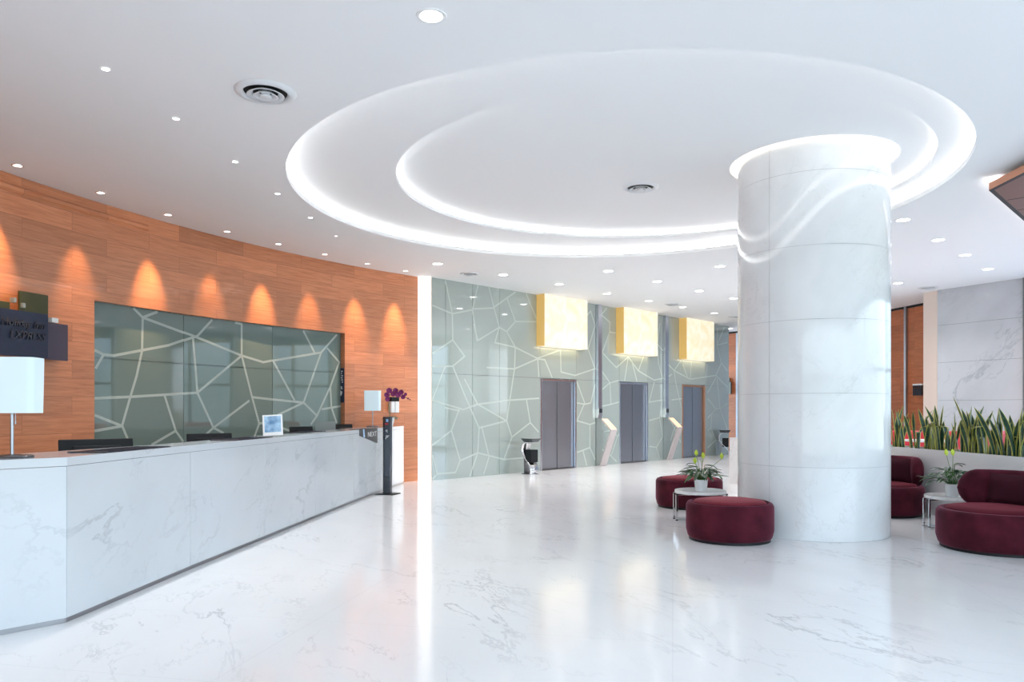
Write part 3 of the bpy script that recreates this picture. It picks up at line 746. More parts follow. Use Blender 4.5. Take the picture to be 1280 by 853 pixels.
for k, (fx, fz, s_) in enumerate(((-.07, .60, 1), (-.02, .68, 1.05), (-.05, .52, .9), (.05, .62, 1), (.10, .68, 1), (.15, .60, 1.05), (.20, .65, .95), (.24, .56, .85), (.29, .61, .6), (.33, .53, .35), (.37, .51, .25))):
    b = MB(); c = Vector((fx, -.02-.03*(k % 3), fz))
    for j in range(5):
        a = 2*math.pi*j/5+.4*k; dd = Vector((math.cos(a), -.25, math.sin(a))); sd = Vector((-math.sin(a), 0, math.cos(a))); L_ = .05*s_; w = .032*s_
        b.sheet([[c, c, c], [c+dd*L_*.4-sd*w*.8, c+dd*L_*.45+Vector((0, -.008, 0)), c+dd*L_*.4+sd*w*.8], [c+dd*L_*.8-sd*w, c+dd*L_*.85, c+dd*L_*.8+sd*w], [c+dd*L_*1.1, c+dd*L_*1.12, c+dd*L_*1.1]])
    b.build('blossom', M['orchid'], r, smooth='all', fix=False)

# dispenser on the wood wall behind the orchid
ph = phi_at(490, 0); pw = wp_(ph, -.055); ang = math.atan2(math.cos(ph), math.sin(ph))
r = thing('wall_dispenser', (*pw, 1.385), math.atan2(math.cos(ph), math.sin(ph)), 'white wall dispenser with black top on the wood behind the orchid', 'dispenser')
b = MB(); b.box(-.10, -.008, -.05, .05, 0, .22); b.box(.002, .10, -.05, .05, 0, .22); b.build('casing', M['whitegloss'], r, bevel=.012)
b = MB(); b.box(-.10, .10, -.052, .05, .222, .305); b.build('top_cover', M['black'], r, bevel=.01)

# slim signs: niche jamb
ph = PB; pj = wp_(ph, ND/2); dirv = Vector((wp_(ph, 1)[0]-wp_(ph)[0], wp_(ph, 1)[1]-wp_(ph)[1])).normalized()
az = math.atan2(-dirv.y, -dirv.x)
r = thing('jamb_sign', (*pj, 1.575), az, 'narrow vertical dark purple sign with white characters on the glass niche edge', 'sign')
nj = Vector((0, 1, 0)) if False else None
b = MB(); b.box(-.062, .062, -.012, -.003, 0, .64); 
sgn = 1
b.build('board', M['navy'], r)
for z, x0, x1 in ((.57, -.015, .02), (.53, -.02, .0), (.49, -.01, .03), (.45, -.02, .02), (.41, -.01, .03), (.37, 0, .03), (.28, -.03, .01), (.25, -.03, .02), (.21, -.04, -.03), (.15, -.04, .0), (.13, -.04, -.01), (.17, -.04, .01), (.19, -.04, .01)):
    b = MB(); b.box(x0, x1, -.014, -.0125, z, z+.022); b.build('character', M['white'], r)

# logo sign on the wood wall at the far left
pc = [wp_(phi_at(x_), -.10) for x_ in (-70, 74)]
dv = Vector(pc[1])-Vector(pc[0]); W = dv.length
r = thing('wall_logo_sign', (*pc[0], 2.05), math.atan2(dv.y, dv.x), 'dark blue layered sign with raised letters and olive squares on the wood wall', 'sign')
def sx(px):
    s = (px-640)/F; t = (s*pc[0][1]-pc[0][0])/(dv.x-s*dv.y); return t*W
b = MB(); b.box(0, sx(56), -.05, -.01, 0, .52); b.build('board', M['navy'], r, bevel=.004)
b = MB(); b.box(sx(54.5), W, -.035, -.012, -.01, .43); b.build('side_board', M['navy2'], r, bevel=.003)
b = MB(); b.box(sx(22), sx(58), -.03, .0, .36, .75); b.build('olive_square', M['olive'], r, bevel=.008)
b = MB(); b.box(sx(-20), sx(10), -.03, .0, .36, .60); b.build('olive_square', M['olive'], r, bevel=.008)
for a, c, z0 in ((12, 15.5, .60), (23, 26.8, .555), (60, 68, .435)):
    b = MB(); b.box(sx(a), sx(c), -.06, .0, z0, z0+.055); b.build('white_cube', M['grey'] if a != 60 else M['white'], r, bevel=.003)
b = MB(); b.box(0, W, -.012, .10, .1, .16); b.build('mount_rail', M['steel_dark'], r)
text('Holiday Inn', .125, M['letter'], r, (sx(50), -.062, .335), (R(90), 0, 0), .012, align='RIGHT', shear=.25)
text('EXPRESS', .125, M['letter'], r, (sx(50), -.062, .20), (R(90), 0, 0), .012, align='RIGHT', shear=.25)

# ------------------------------------------------------------------ ashtray bins (curved chrome ribbon)
def make_bin(x, y, nm):
    r = thing('ashtray_bin', (x, y, 0), R(-48), nm, 'bin', 'chrome ashtray bins')
    pts = []
    for i in range(25):                              # S profile: over the top at the left, sweeping to the foot at the right
        t = i/24
        z = .70*(1-t); xx = -.13+.03*math.sin(t*math.pi*2)*-1.5+.24*(1/(1+math.exp(-(t-.62)*9)))
        pts.append((xx, z))
    pts = [(.02, .705), (-.07, .712)]+[(a, max(z, 0)) for a, z in pts[1:]]+[(.17, .0)]
    b = MB(); th = .016; rows = [[(px, -.13, pz), (px, .13, pz)] for px, pz in pts]; b.sheet(rows)
    b.build('curved_body', M['chrome'], r, smooth='all', solid=th)
    b = MB(); b.add([(x_, y_, z_) for z_, k in ((.72, .72), (.80, 1.0)) for x_, y_ in ((-.17*k, -.15*k), (.19*k, -.15*k), (.19*k, .15*k), (-.17*k, .15*k))], [(0, 3, 2, 1), (4, 5, 6, 7), (0, 1, 5, 4), (1, 2, 6, 5), (2, 3, 7, 6), (3, 0, 4, 7)])
    b.build('ash_tray', M['blackgloss'], r, bevel=.006)
    b = MB(); b.box(-.06, .12, -.11, .11, .27, .55); b.build('litter_box', M['black'], r, bevel=.006)
    b = MB(); b.box(-.16, -.04, -.12, .12, 0, .02); b.box(-.12, -.09, -.1, .1, .02, .4); b.build('foot', M['steel_dark'], r)
    return r
bin_ = make_bin(.42, 16.92, 'chrome ashtray bin with black tray beside the leftmost lift')
p = ew(12.15, .3); dup(bin_, (6.70, 23.85, 0), R(-12), 'chrome ashtray bin with black tray at the far end of the glass wall')

# small devices on far wood
r = thing('wall_plaque', (7.53, 26.22, 1.98), 0, 'small black stepped plaque on the far wood wall beside the glass wall', 'sign')
r.rotation_euler = (0, 0, math.atan2(-1.6, 1.1))
b = MB(); b.box(-.08, .06, -.05, -.005, .18, .56); b.box(-.02, .12, -.06, -.005, 0, .42); b.build('board', M['blackgloss'], r, bevel=.004)
b = MB(); b.box(-.06, .04, -.053, -.050, .47, .55); b.build('white_mark', M['grey'], r); b = MB(); b.box(-.01, .04, -.064, -.060, .20, .36); b.build('white_mark', M['grey'], r)
r = thing('card_reader', (10.33, 19.2, 1.80), math.atan2(-1.85, .37)+0, 'small black card reader on the wood wall right of the column', 'card reader')
b = MB(); b.box(-.16, .16, -.05, -.004, 0, .26); b.build('casing', M['blackgloss'], r, bevel=.006)
b = MB(); b.box(-.16, .16, -.052, -.005, .262, .30); b.build('top_strip', M['white'], r)

# ------------------------------------------------------------------ ottomans, chairs, tables
def soft_drum(rad, h, n=56, sx=1, sy=1):
    b = MB(); b.lathe([(0, .03), (rad*.94, .03), (rad*.965, .05), (rad, .12), (rad, h-.08), (rad*.995, h-.035), (rad*.96, h-.006), (rad*.90, h), (rad*.86, h-.012), (rad*.84, h-.03), (0, h-.03)], n, cap=False, sx=sx, sy=sy)
    return b
def make_ottoman(x, y, rad, h, nm):
    r = thing('ottoman', (x, y, 0), 0, nm, 'ottoman', 'round burgundy ottomans')
    soft_drum(rad, h).build('body', M['velvet'], r, smooth='all')
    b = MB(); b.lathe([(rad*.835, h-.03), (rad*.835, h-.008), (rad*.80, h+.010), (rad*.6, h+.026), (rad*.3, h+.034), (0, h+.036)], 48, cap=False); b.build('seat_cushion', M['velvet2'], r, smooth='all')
    b = MB(); b.lathe([(0, 0), (rad*.93, 0), (rad*.93, .03), (0, .03)], 48, cap=False); b.build('base', M['black'], r)
    b = MB(); pr = [(rad*.90+math.cos(a)*.006, h-.001+math.sin(a)*.006) for a in [2*math.pi*i/8 for i in range(9)]]; b.lathe(pr, 56, cap=False); b.build('piping', M['velvet'], r, smooth='all')
    return r
make_ottoman(2.43, 8.45, .475, .42, 'round burgundy velvet ottoman, the nearer one, touching the marble column')
make_ottoman(2.645, 11.3, .49, .42, 'round burgundy velvet ottoman, the farther one, behind the white plant table')

def make_chair(x, y, rz, rad, a0, a1, ap, nm):
    """swivel tub chair: drum seat, curved padded back between angles a0..a1 (degrees)"""
    r = thing('tub_chair', (x, y, 0), rz, nm, 'chair', 'burgundy tub chairs')
    h = .41
    soft_drum(rad, h).build('seat_base', M['velvet'], r, smooth='all')
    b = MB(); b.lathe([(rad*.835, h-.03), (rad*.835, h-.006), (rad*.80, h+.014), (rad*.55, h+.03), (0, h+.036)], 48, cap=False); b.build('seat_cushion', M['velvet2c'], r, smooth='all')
    b = MB(); b.lathe([(0, 0), (rad*.93, 0), (rad*.93, .03), (0, .03)], 48, cap=False); b.build('base', M['black'], r)
    n = 64; m = 20; rows = []; zm = .585; hh = .205; tt = .085; rc = rad-.09
    for i in range(n+1):
        t = i/n; a = R(a0+(a1-a0)*t); e = min(t, 1-t)*abs(a1-a0)*math.pi/180*rc/.20; k = math.sqrt(max(1-(1-min(e, 1))**2, .0004)) if e < 1 else 1
        row = []
        for j in range(m):
            q = 2*math.pi*j/m; cz, cr = math.sin(q), math.cos(q)
            cz = math.copysign(abs(cz)**.7, cz); cr = math.copysign(abs(cr)**.8, cr)
            rr = rc+tt*cr*(.55+.45*k); z = zm+hh*cz*k
            row.append((rr*math.cos(a), rr*math.sin(a), z))
        rows.append(row)
    b.__init__(); b.sheet(rows, close=True); b.add(rows[0], [tuple(range(m))]); b.add(rows[-1], [tuple(range(m))[::-1]])
    b.build('backrest', M['velvet'], r, smooth='all')
    # loose pillow leaning on the middle of the back
    am = R(ap); b = MB(); rows = []
    nx, nz = 10, 8
    cx, cy = (rc-tt-.135)*math.cos(am), (rc-tt-.135)*math.sin(am); tx, ty = -math.sin(am), math.cos(am); ox, oy = -math.cos(am), -math.sin(am)
    for side in (1, -1):
        rows = []
        for i in range(nx+1):
            row = []
            for j in range(nz+1):
                u_, v_ = i/nx*2-1, j/nz*2-1
                th = .075*((1-u_**4)*(1-v_**4))**.5*side
                pinch = 1-.06*(1-abs(u_)**2)*abs(v_)
                U = u_*.31*(1-.05*(1-v_*v_)); V = v_*.165*pinch; lean = .06*(v_+1)/2
                row.append((cx+tx*U+ox*(th-lean), cy+ty*U+oy*(th-lean), h+.185+V))
            rows.append(row)
        b.sheet(rows)
    b.build('pillow', M['velvet_dark'], r, smooth='all')
    return r
M['velvet_dark'] = mat('dark_burgundy_velvet', (.040, .007, .014), .85, spec=.1, sheen=.35, sheen_c=(.7, .22, .3))
M['velvet2c'] = mat('burgundy_velvet_seat', (.085, .010, .020), .85, spec=.1, sheen=.35, sheen_c=(.8, .18, .24))
make_chair(5.12, 10.55, 0, .57, -32, 150, 32, 'burgundy tub chair half hidden behind the right side of the column')
make_chair(5.075, 7.88, 0, .58, -70, 104, 26, 'burgundy tub chair with rounded back at the right edge, nearest the viewer')

def make_table(x, y, rz, nm):
    r = thing('side_table', (x, y, 0), rz, nm, 'table', 'round white side tables')
    b = MB(); b.lathe([(0, .352), (.32, .352), (.33, .358), (.33, .386), (.325, .392), (0, .392)], 56, cap=False); b.build('table_top', M['ttop'], r, smooth=True)
    for sx_ in (-1, 1):
        b = MB(); w, t = .013, .013
        for yy in (-.325, .325): b.box(sx_*.08-t, sx_*.08+t, yy-w, yy+w, 0, .352)
        b.box(sx_*.08-t, sx_*.08+t, -.325-w, .325+w, 0, .02); b.box(sx_*.08-t, sx_*.08+t, -.325-w, .325+w, .332, .3515); b.build('leg_frame', M['chrome'], r, bevel=.003)
    return r
M['ttop'] = marble('table_marble', (.80, .80, .80), (.5, .5, .52), .12, scale=2, amount=.4, width=.02, seed=2)
make_table(2.47, 9.92, R(90), 'round white marble side table between the two burgundy ottomans')
make_table(5.44, 9.30, R(84), 'round white marble side table between the two burgundy tub chairs')

def make_lily(x, y, z, s, rz, flowers, nm, seed):
    rn = random.Random(seed)
    r = thing('peace_lily', (x, y, z), rz, nm, 'plant', 'peace lilies in white pots')
    b = MB(); b.lathe([(.068, 0), (.073, .01), (.087, .14), (.09, .15), (.082, .15), (.078, .13), (0, .13)], 28, cap=False); b.build('pot', M['whitegloss'], r, smooth=True)
    b = MB(); b.lathe([(.078, .128), (0, .132)], 20, cap=False); b.build('soil', M['soil'], r)
    b = MB()
    for i in range(70):
        az = rn.random()*2*math.pi; el = rn.random()**.7; rad = (.02+.13*el)*s; z0 = .15+(.20*(1-el*.75)*rn.uniform(.5, 1))*s
        p0 = Vector((.03*math.cos(az), .03*math.sin(az), .135)); p1 = Vector((rad*math.cos(az), rad*math.sin(az), z0))
        b.tube([p0, (p0+p1)/2+Vector((0, 0, .03)), p1], .0022, 4, mi=1, cap=False)
        leaf(b, p1, az+rn.uniform(-.5, .5), rn.uniform(.09, .17)*s, rn.uniform(.034, .05), rn.uniform(.0, .07), rn.uniform(.02, .10), mi=rn.choice((0, 0, 1)), fold=.4)
    b.build('leaves', [M['leaf'], M['leaf2']], r, smooth='all', fix=False)
    for fx, fy, fz in flowers:
        b = MB(); b.tube([(0, 0, .14), (fx*.35, fy*.35, .14+(fz-.14)*.5), (fx, fy, fz)], .0035, 5); st_ = b.build('flower_stem', M['stem'], r, smooth='all')
        b = MB(); c = Vector((fx, fy, fz-.01)); rows = []
        for i in range(6):
            t = i/5; w = .026*math.sin(math.pi*(t*.93+.04)); zz_ = .085*t
            rows.append([c+Vector((w*math.cos(a), w*.6*math.sin(a)+.012*t, zz_)) for a in [2*math.pi*k/8 for k in range(8)]])
        b.sheet(rows, close=True); b.build('spathe', M['flower'], st_, smooth='all')
    return r
make_lily(2.45, 9.80, .392, 1.22, 0, [(-.06, 0, .46), (.02, -.03, .43), (.27, 0, .42), (-.07, .03, .36)], 'leafy potted plant with yellow-green flowers on the table between the ottomans', 3)
make_lily(5.37, 9.22, .392, 1.27, 0, [(-.07, 0, .50), (.02, .02, .50)], 'leafy potted plant in white pot on the table between the tub chairs', 11)

# ------------------------------------------------------------------ planter with snake plants
pf = [(4.26, 14.80), (4.95, 13.3), (5.45, 11.9), (5.68, 10.9), (5.80, 9.9), (5.87, 8.9), (5.89, 7.6), (5.86, 6.2)]
def smooth_path(pts, k=4):
    out = []
    for i in range(len(pts)-1):
        p0, p1, p2, p3 = [Vector(pts[min(max(j, 0), len(pts)-1)]) for j in (i-1, i, i+1, i+2)]
        for s in range(k):
            t = s/k; out.append(.5*((2*p1)+(p2-p0)*t+(2*p0-5*p1+4*p2-p3)*t*t+(3*p1-p0-3*p2+p3)*t**3))
    return out+[Vector(pts[-1])]
sp = smooth_path(pf)
def offs(pts, o):
    out = []
    for i, p in enumerate(pts):
        d = (pts[min(i+1, len(pts)-1)]-pts[max(i-1, 0)]).normalized(); out.append(p+Vector((-d.y, d.x))*o)
    return out
pl_ = thing('planter', (5.8, 9.9, 0), 0, 'long curved low marble planter wall behind the burgundy chairs', 'planter')
po = Vector((5.8, 9.9)); PT = .897
A = [p-po for p in sp]; B = [p-po for p in offs(sp, .45)]; A2 = [p-po for p in offs(sp, .05)]; B2 = [p-po for p in offs(sp, .40)]
b = MB()
rows = [[(*p, 0) for p in A], [(*p, PT) for p in A], [(*p, PT) for p in A2], [(*p, PT-.06) for p in A2]]; b.sheet(rows)
rows = [[(*p, PT-.06) for p in B2], [(*p, PT) for p in B2], [(*p, PT) for p in B], [(*p, 0) for p in B]]; b.sheet(rows)
for k in (0, -1): b.add([(*A[k], 0), (*B[k], 0), (*B[k], PT), (*A[k], PT)], [(0, 1, 2, 3)])
b.build('trough', M['planter'], pl_, smooth=True)
b = MB(); b.sheet([[(*p, PT-.05) for p in A2], [(*p, PT-.05) for p in B2]]); b.build('soil', M['soil'], pl_)
def snake_clump(x, y, n, hmax, seed, nm):
    rn = random.Random(seed); b = MB()
    for i in range(n):
        az = rn.random()*2*math.pi; lean = rn.uniform(.03, .24); h = hmax*rn.uniform(.55, 1.0); w = rn.uniform(.028, .042)
        bx, by = rn.uniform(-.05, .05), rn.uniform(-.07, .07); tw = rn.uniform(-1, 1); fa = rn.random()*math.pi; rows = []
        m = 9; kink = rn.random() < .13
        for k in range(m+1):
            t = k/m; ll = lean*t**1.6*h*1.5; zz_ = h*t*(1-.12*lean*t)
            if kink and t > .7: zz_ = h*.7-(t-.7)*h*.2; ll += (t-.7)*h*.9
            c = Vector((bx+math.cos(az)*ll, by+math.sin(az)*ll, zz_)); ww = w*(.75+.5*t)*(1 if t < .62 else max(1-((t-.62)/.38)**1.7, .02))
            sdir = Vector((math.cos(fa+tw*t), math.sin(fa+tw*t), 0)); nd = Vector((-sdir.y, sdir.x, 0))
            rows.append([c-sdir*ww+nd*ww*.35, c-sdir*ww*.72+nd*ww*.16, c, c+sdir*ww*.72+nd*ww*.16, c+sdir*ww+nd*ww*.35])
        base = len(b.f); b.sheet(rows, 0)
        for k in range(m):
            for j in (0, 3): b.m[base+k*4+j] = 1
    o = b.build('snake_plant', [M['snake'], M['snake_edge']], None, smooth='all', fix=False); o.location = (x, y, PT-.05)
    m = o.modifiers.new('s', 'SOLIDIFY'); m.thickness = .003
    return tag(o, nm, 'plant', 'snake plants in the marble planter')
mid = offs(sp, .22)
def mid_at(px):
    s = (px-640)/F
    for a, c in zip(mid, mid[1:]):
        if a.x/a.y <= s <= c.x/c.y:
            t = (s-a.x/a.y)/((c.x/c.y)-a.x/a.y); return a.lerp(c, t)
    return mid[-1]
sn = [(1085, .5, 7, 'hidden behind the column'), (1107, .60, 11, None), (1124, .62, 12, 'snake plant clump nearest the column in the marble planter'),
      (1144, .55, 7, 'small sparse snake plant clump, second from the column'), (1163, .58, 12, 'snake plant clump above the back of the half-hidden tub chair'),
      (1176, .62, 11, 'tall snake plant clump left of the stems of the table plant'), (1190, .48, 8, 'low snake plant clump with a bent leaf, directly above the table plant'),
      (1202, .50, 8, 'snake plant clump just left of the tallest clump'), (1216, .68, 16, 'tallest and densest snake plant clump in the planter'), (1230, .52, 9, 'snake plant clump just right of the tallest clump'),
      (1245, .56, 9, 'snake plant clump with wide gap beside it above the nearest tub chair'), (1262, .56, 12, 'leaning snake plant clump second from the right edge'), (1277, .58, 16, 'dense snake plant clump at the right edge of the picture')]
for k, (px, h, n_, nm) in enumerate(sn):
    if k < 2: continue
    p = mid_at(px); snake_clump(p.x, p.y, max(int(n_*.85), 4), h*1.17, 20+k, nm)

# red seating seen between the leaves
def make_sofa(x, y, rz, w, m, nm):
    r = thing('sofa', (x, y, 0), rz, nm, 'sofa', 'red seating behind the planter')
    b = MB(); b.box(-w/2, w/2, -.35, .35, .08, .44); b.build('seat', m, r, bevel=.04)
    b = MB(); b.box(-w/2, w/2, .18, .38, .44, 1.06); b.build('backrest', m, r, bevel=.05)
    for s in (-1, 1):
        b = MB(); b.box(s*w/2-.08, s*w/2+.08, -.35, .36, .08, .66); b.build('armrest', m, r, bevel=.04)
    for sx_ in (-1, 1):
        for sy_ in (-1, 1):
            b = MB(); b.tube([(sx_*(w/2-.1), sy_*.28, 0), (sx_*(w/2-.1), sy_*.28, .08)], .02, 8); b.build('leg', M['chrome'], r)
make_sofa(7.35, 13.5, R(-28), 1.2, M['red'], 'bright red sofa behind the planter, glimpsed beside the column')
make_sofa(8.55, 13.6, R(-40), .6, M['pink'], 'pink-red armchair behind the planter, glimpsed through the middle leaves')
make_sofa(8.60, 11.9, R(-62), .8, M['pink'], 'pink-red armchair behind the planter, glimpsed through the right leaves')
r = thing('white_table', (6.85, 12.4, 0), 0, 'white low table in front of the red sofa, glimpsed between the leaves', 'table')
b = MB(); b.lathe([(0, .92), (.36, .92), (.37, .95), (0, .96)], 40, cap=False); b.build('table_top', M['white'], r, smooth=True)
b = MB(); b.lathe([(.22, 0), (.22, .015), (.03, .03), (.025, .92)], 24); b.build('pedestal', M['chrome'], r, smooth=True)

# ------------------------------------------------------------------ floating copper panel, upper right
pc = [Vector(p) for p in ((5.51, 8.735), (8.85, 12.2), (12.0, 9.2), (12.0, 5.2), (5.30, 5.2))]
r = thing('ceiling_panel', (*pc[0], 3.98), 0, 'copper-edged brown panel floating below the ceiling at the upper right', 'ceiling panel')
lp = [p-pc[0] for p in pc]
def inset(pts, o):
    out = []; n = len(pts)
    for i in range(n):
        a = (pts[i]-pts[i-1]).normalized(); c = (pts[(i+1) % n]-pts[i]).normalized()
        na, nc = Vector((a.y, -a.x)), Vector((c.y, -c.x)); m_ = (na+nc).normalized(); k = o/max(m_.dot(na), .3); out.append(pts[i]+m_*k)
    return out
ins = inset(lp, .05)
b = MB(); b.prism(lp, .004, .085); b.build('edge_frame', M['copper'], r)
b = MB(); n = 5
b.add([(*p, 0) for p in lp]+[(*p, 0) for p in ins]+[(*p, .0039) for p in lp], [(i, (i+1) % n, n+(i+1) % n, n+i) for i in range(n)]+[(i, 2*n+i, 2*n+(i+1) % n, (i+1) % n) for i in range(n)])
b.build('dark_border', M['black'], r)
b = MB(); b.prism(ins, .0, .0038); b.build('mirror_panel', M['copperglass'], r)
ab = (lp[1]-lp[0]).normalized(); an = Vector((ab.y, -ab.x))
b = MB()
for k in range(1, 7):
    p = lp[0]+ab*(.62*k); b.prism([p+an*.06-ab*.006, p+an*3-ab*.006, p+an*3+ab*.006, p+an*.06+ab*.006], -.002, .0)
for k in range(1, 5):
    p = lp[0]+an*(.62*k); b.prism([p+ab*.3*k, p+ab*4.0, p+ab*4.0+an*.012, p+ab*.3*k+an*.012], -.002, .0)
b.build('panel_joints', M['black'], r)
b = MB(); b.prism([lp[0]+ab*.03+an*.03, lp[0]+ab*4.7+an*.03, lp[0]+ab*4.7+an*.05, lp[0]+ab*.03+an*.05], .086, .105); b.build('light_strip', M['led_c'], r)
for k in (0, 1):
    b = MB(); b.tube([(*(ab*(.8+2*k)+an*1), .08), (*(ab*(.8+2*k)+an*1), .158)], .01, 8); b.build('hanger', M['steel'], r)

# hanging glass strings: in the photo only their reflection shows in the glass of the lift wall
def strings(x, y, nm):
    r = thing('string_chandelier', (x, y, 0), 0, nm, 'chandelier', 'string chandeliers behind the column')
    b = MB(); b.box(-.28, .28, -.28, .28, 3.28, 3.34); b.build('canopy', M['white'], r)
    b = MB(); b.tube([(0, 0, 3.34), (0, 0, ZC-.002)], .012, 8); b.build('rod', M['steel'], r)
    b = MB(); rn = random.Random(5)
    for i in range(9):
        for j in range(9):
            b.tube([(-.26+.065*i, -.26+.065*j, 3.28), (-.26+.065*i, -.26+.065*j, 1.30+.5*abs(math.sin(i*1.3+j*.7))*rn.random())], .006, 4, cap=False)
    o = b.build('glass_strings', M['strings'], r); o['kind'] = 'stuff'
strings(6.7, 16.15, 'white string chandelier hidden by the column, left one of two reflected in the glass wall')
strings(6.7, 17.05, 'white string chandelier hidden by the column, right one of two reflected in the glass wall')

# ------------------------------------------------------------------ downlights and air diffusers
def downlight(px, py, rad, nm, kind, z=ZC):
    x, y = at_ceiling(px, py, z)
    r = thing('downlight', (x, y, z), 0, nm, 'downlight', {'w': 'wall washer downlights along the wood wall', 'p': 'small pin downlights over the desk'}.get(kind, 'round white downlights'))
    b = MB(); b.lathe([(rad, -.0035), (rad*1.08, -.007), (rad*1.32, -.004), (rad*1.34, -.0005)], 28, cap=False); b.build('trim_ring', M['chrome'] if kind == 'w' else M['white'], r, smooth=True)
    b = MB(); b.lathe([(0, -.004), (rad, -.004)], 24, cap=False); b.build('lens', M['bulb_w'] if kind == 'w' else M['bulb'], r)
    return r, x, y
def spot(r, E_, c, ang, blend, loc, target=None, rad=.03):
    ld = bpy.data.lights.new('spot', 'SPOT'); ld.energy = E_; ld.color = c; ld.spot_size = R(ang); ld.spot_blend = blend; ld.shadow_soft_size = rad
    o = col(bpy.data.objects.new('lamp_beam', ld)); o.parent = r; o.location = loc
    if target is not None:
        d = Vector(target); o.rotation_euler = d.to_track_quat('-Z', 'Y').to_euler()
    return o
wash = [(22, 207, 1.0), (126, 241, .45), (210, 268.5, 1.0), (284, 289.5, .4), (348, 305, 1.0), (406, 318, .55), (459, 329.7, .8), (507, 338.7, .9)]
wlab = ['wall washer downlight in the row by the wood wall, at far left', 'second wall washer downlight of the row by the wood wall', 'wall washer downlight above the left edge of the niche', 'fourth wall washer downlight of the row by the wood wall',
        'fifth wall washer downlight of the row by the wood wall', 'sixth wall washer downlight of the row by the wood wall', 'seventh wall washer downlight of the row, above the far desk end', 'last wall washer downlight, beside the white glowing strip']
for (px, py, k), nm in zip(wash, wlab):
    r, x, y = downlight(px, py, .045, nm, 'w')
    d = Vector((x-WC[0], y-WC[1])).normalized(); dist = WR-math.hypot(x-WC[0], y-WC[1])
    spot(r, 190*k, (1, .62, .32), 36, 1.0, (0, 0, -.03), (d.x*dist, d.y*dist, -1.35), .03)
# one more behind the frame edge keeps the row going
pins = [(132, 86, 'small bright pin downlight, nearest over the desk'), (220, 148, 'second small pin downlight over the desk, below the big air diffuser'), (294, 202, 'third small pin downlight over the desk'),
        (347, 242, 'fourth small pin downlight, left of the big ceiling oval'), (388, 272, 'small pin downlight nearest the lower left of the ceiling oval')]
for px, py, nm in pins:
    r, x, y = downlight(px, py, .028, nm, 'p')
    spot(r, 45, (1, .96, .93), 120, .9, (0, 0, -.03))
downlight(420, 295, .022, 'tiny dim downlight below the lower left of the ceiling oval', 'w')
r, x, y = downlight(539, 20, .078, 'largest bright round downlight at the top of the picture', 'n')
spot(r, 40, (1, .97, .93), 110, .8, (0, 0, -.03))
dl = [(547, 330, 'round downlight above the white glowing strip'), (629, 343.6, 'round downlight left of the first lantern'), (760.5, 339, 'round downlight near the lower edge of the ceiling oval'),
      (699, 355.5, 'round downlight just above the leftmost lantern'), (821.6, 352, 'round downlight, second of the row right of the oval edge'), (758.7, 367, 'round downlight between the first and second lanterns'),
      (900, 333, 'round downlight just left of the column top'), (874, 363.7, 'round downlight above and left of the rightmost lantern'), (810.7, 376.4, 'round downlight just above the middle lantern'),
      (853.4, 384, 'round downlight beside a small diffuser above the lanterns'), (917, 373, 'round downlight touching the left side of the column'), (893, 391.6, 'round downlight just above the rightmost lantern'),
      (912, 411, 'farthest round downlight, over the corridor left of the column'),
      (1129, 275, 'round downlight just right of the column'), (1173, 300, 'second round downlight right of the column'), (1206.5, 319, 'third round downlight right of the column'), (1235, 336.5, 'fourth round downlight, above the marble wall'),
      (1122.5, 354, 'small far downlight hugging the right side of the column')]
for i, (px, py, nm) in enumerate(dl):
    r, x, y = downlight(px, py, .088, nm, 'n')
    spot(r, 62, (1, .95, .92), 140, .9, (0, 0, -.03), None, .08)

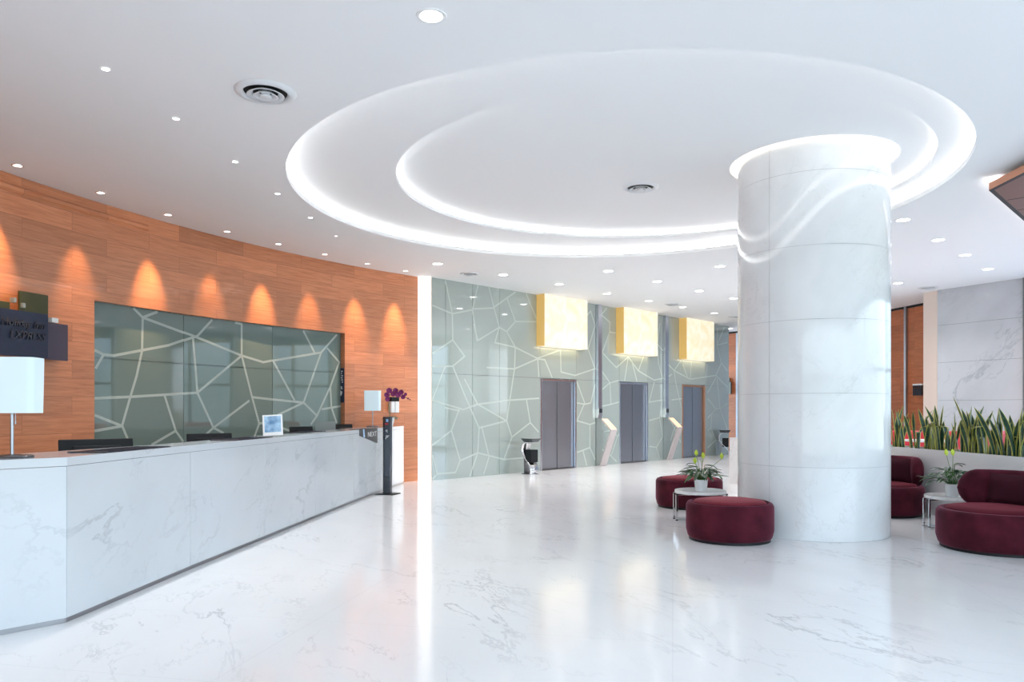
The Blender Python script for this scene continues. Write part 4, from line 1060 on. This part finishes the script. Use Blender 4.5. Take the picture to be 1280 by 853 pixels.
def diffuser(px, py, rad, nm, z=ZC):
    x, y = at_ceiling(px, py, z)
    r = thing('air_vent', (x, y, z), 0, nm, 'air diffuser', 'round air diffusers')
    b = MB(); b.lathe([(0, -.002), (rad*.74, -.002)], 40, cap=False); b.build('painted_throat_shade', M['black'], r)  # flat black disc paints the shade of the throat; the ceiling has no opening
    b = MB(); b.lathe([(rad*.70, -.0025), (rad*.74, -.020), (rad*.80, -.026), (rad*.97, -.012), (rad, -.001)], 48, cap=False); b.build('outer_flange', M['vent'], r, smooth='all')
    for r0, r1, z1 in ((.40, .60, -.038), (.22, .40, -.046), (0, .20, -.050)):
        b = MB()
        if r0 == 0: b.lathe([(0, z1), (rad*.17, z1), (rad*.20, z1+.004), (rad*.12, -.004)], 36, cap=False); b.build('centre_disc', M['vent'], r, smooth='all')
        else:
            b.lathe([(rad*r0, -.006), (rad*(r0+.06), z1+.014), (rad*r1, z1), (rad*(r1+.006), z1+.004), (rad*(r0+.09), z1+.02), (rad*(r0+.02), -.006)], 44, cap=False); b.build('cone_ring', M['vent'], r, smooth='all')
    return r
M['vent'] = mat('vent_white', (.74, .76, .79), .4)
diffuser(332, 115, .255, 'large round ceiling air diffuser over the desk, upper left')
diffuser(800.5, 234, .245, 'round air diffuser inside the inner ceiling oval', Z2)
diffuser(587, 342, .19, 'round air diffuser near the top of the glass wall left end')
diffuser(841, 380.3, .20, 'round air diffuser above the gap between middle and right lanterns')
diffuser(918, 395.8, .18, 'far round air diffuser partly hidden by the left of the column')
diffuser(1160, 359.4, .20, 'round air diffuser above the beige edge of the marble wall')

# ------------------------------------------------------------------ world
w = bpy.data.worlds.new('world'); sc.world = w; w.use_nodes = True; ns = w.node_tree.nodes; L = w.node_tree.links
bg = ns['Background']; tc = N(ns, 'ShaderNodeTexCoord'); sep = N(ns, 'ShaderNodeSeparateXYZ'); L.new(tc.outputs['Generated'], sep.inputs[0])
cr = ramp(ns, [(.0, (.42, .44, .44)), (.49, (.45, .50, .48)), (.515, (.42, .52, .50)), (.56, (.66, .82, .95)), (1, (.56, .77, 1.0))])
mr = N(ns, 'ShaderNodeMapRange'); mr.inputs['From Min'].default_value = -1; L.new(sep.outputs['Z'], mr.inputs['Value']); L.new(mr.outputs[0], cr.inputs[0])
L.new(cr.outputs[0], bg.inputs['Color']); bg.inputs['Strength'].default_value = 4.3

# ------------------------------------------------------------------ view
sc.view_settings.view_transform = 'Standard'; sc.view_settings.look = 'None'; sc.view_settings.gamma = 1
sc.view_settings.use_curve_mapping = False; sc.view_settings.exposure = .72
sc.cycles.use_denoising = True
sc.cycles.max_bounces = 8; sc.cycles.diffuse_bounces = 5; sc.cycles.glossy_bounces = 5; sc.cycles.transparent_max_bounces = 8
sc.cycles.caustics_reflective = False; sc.cycles.caustics_refractive = False; sc.cycles.sample_clamp_indirect = 6
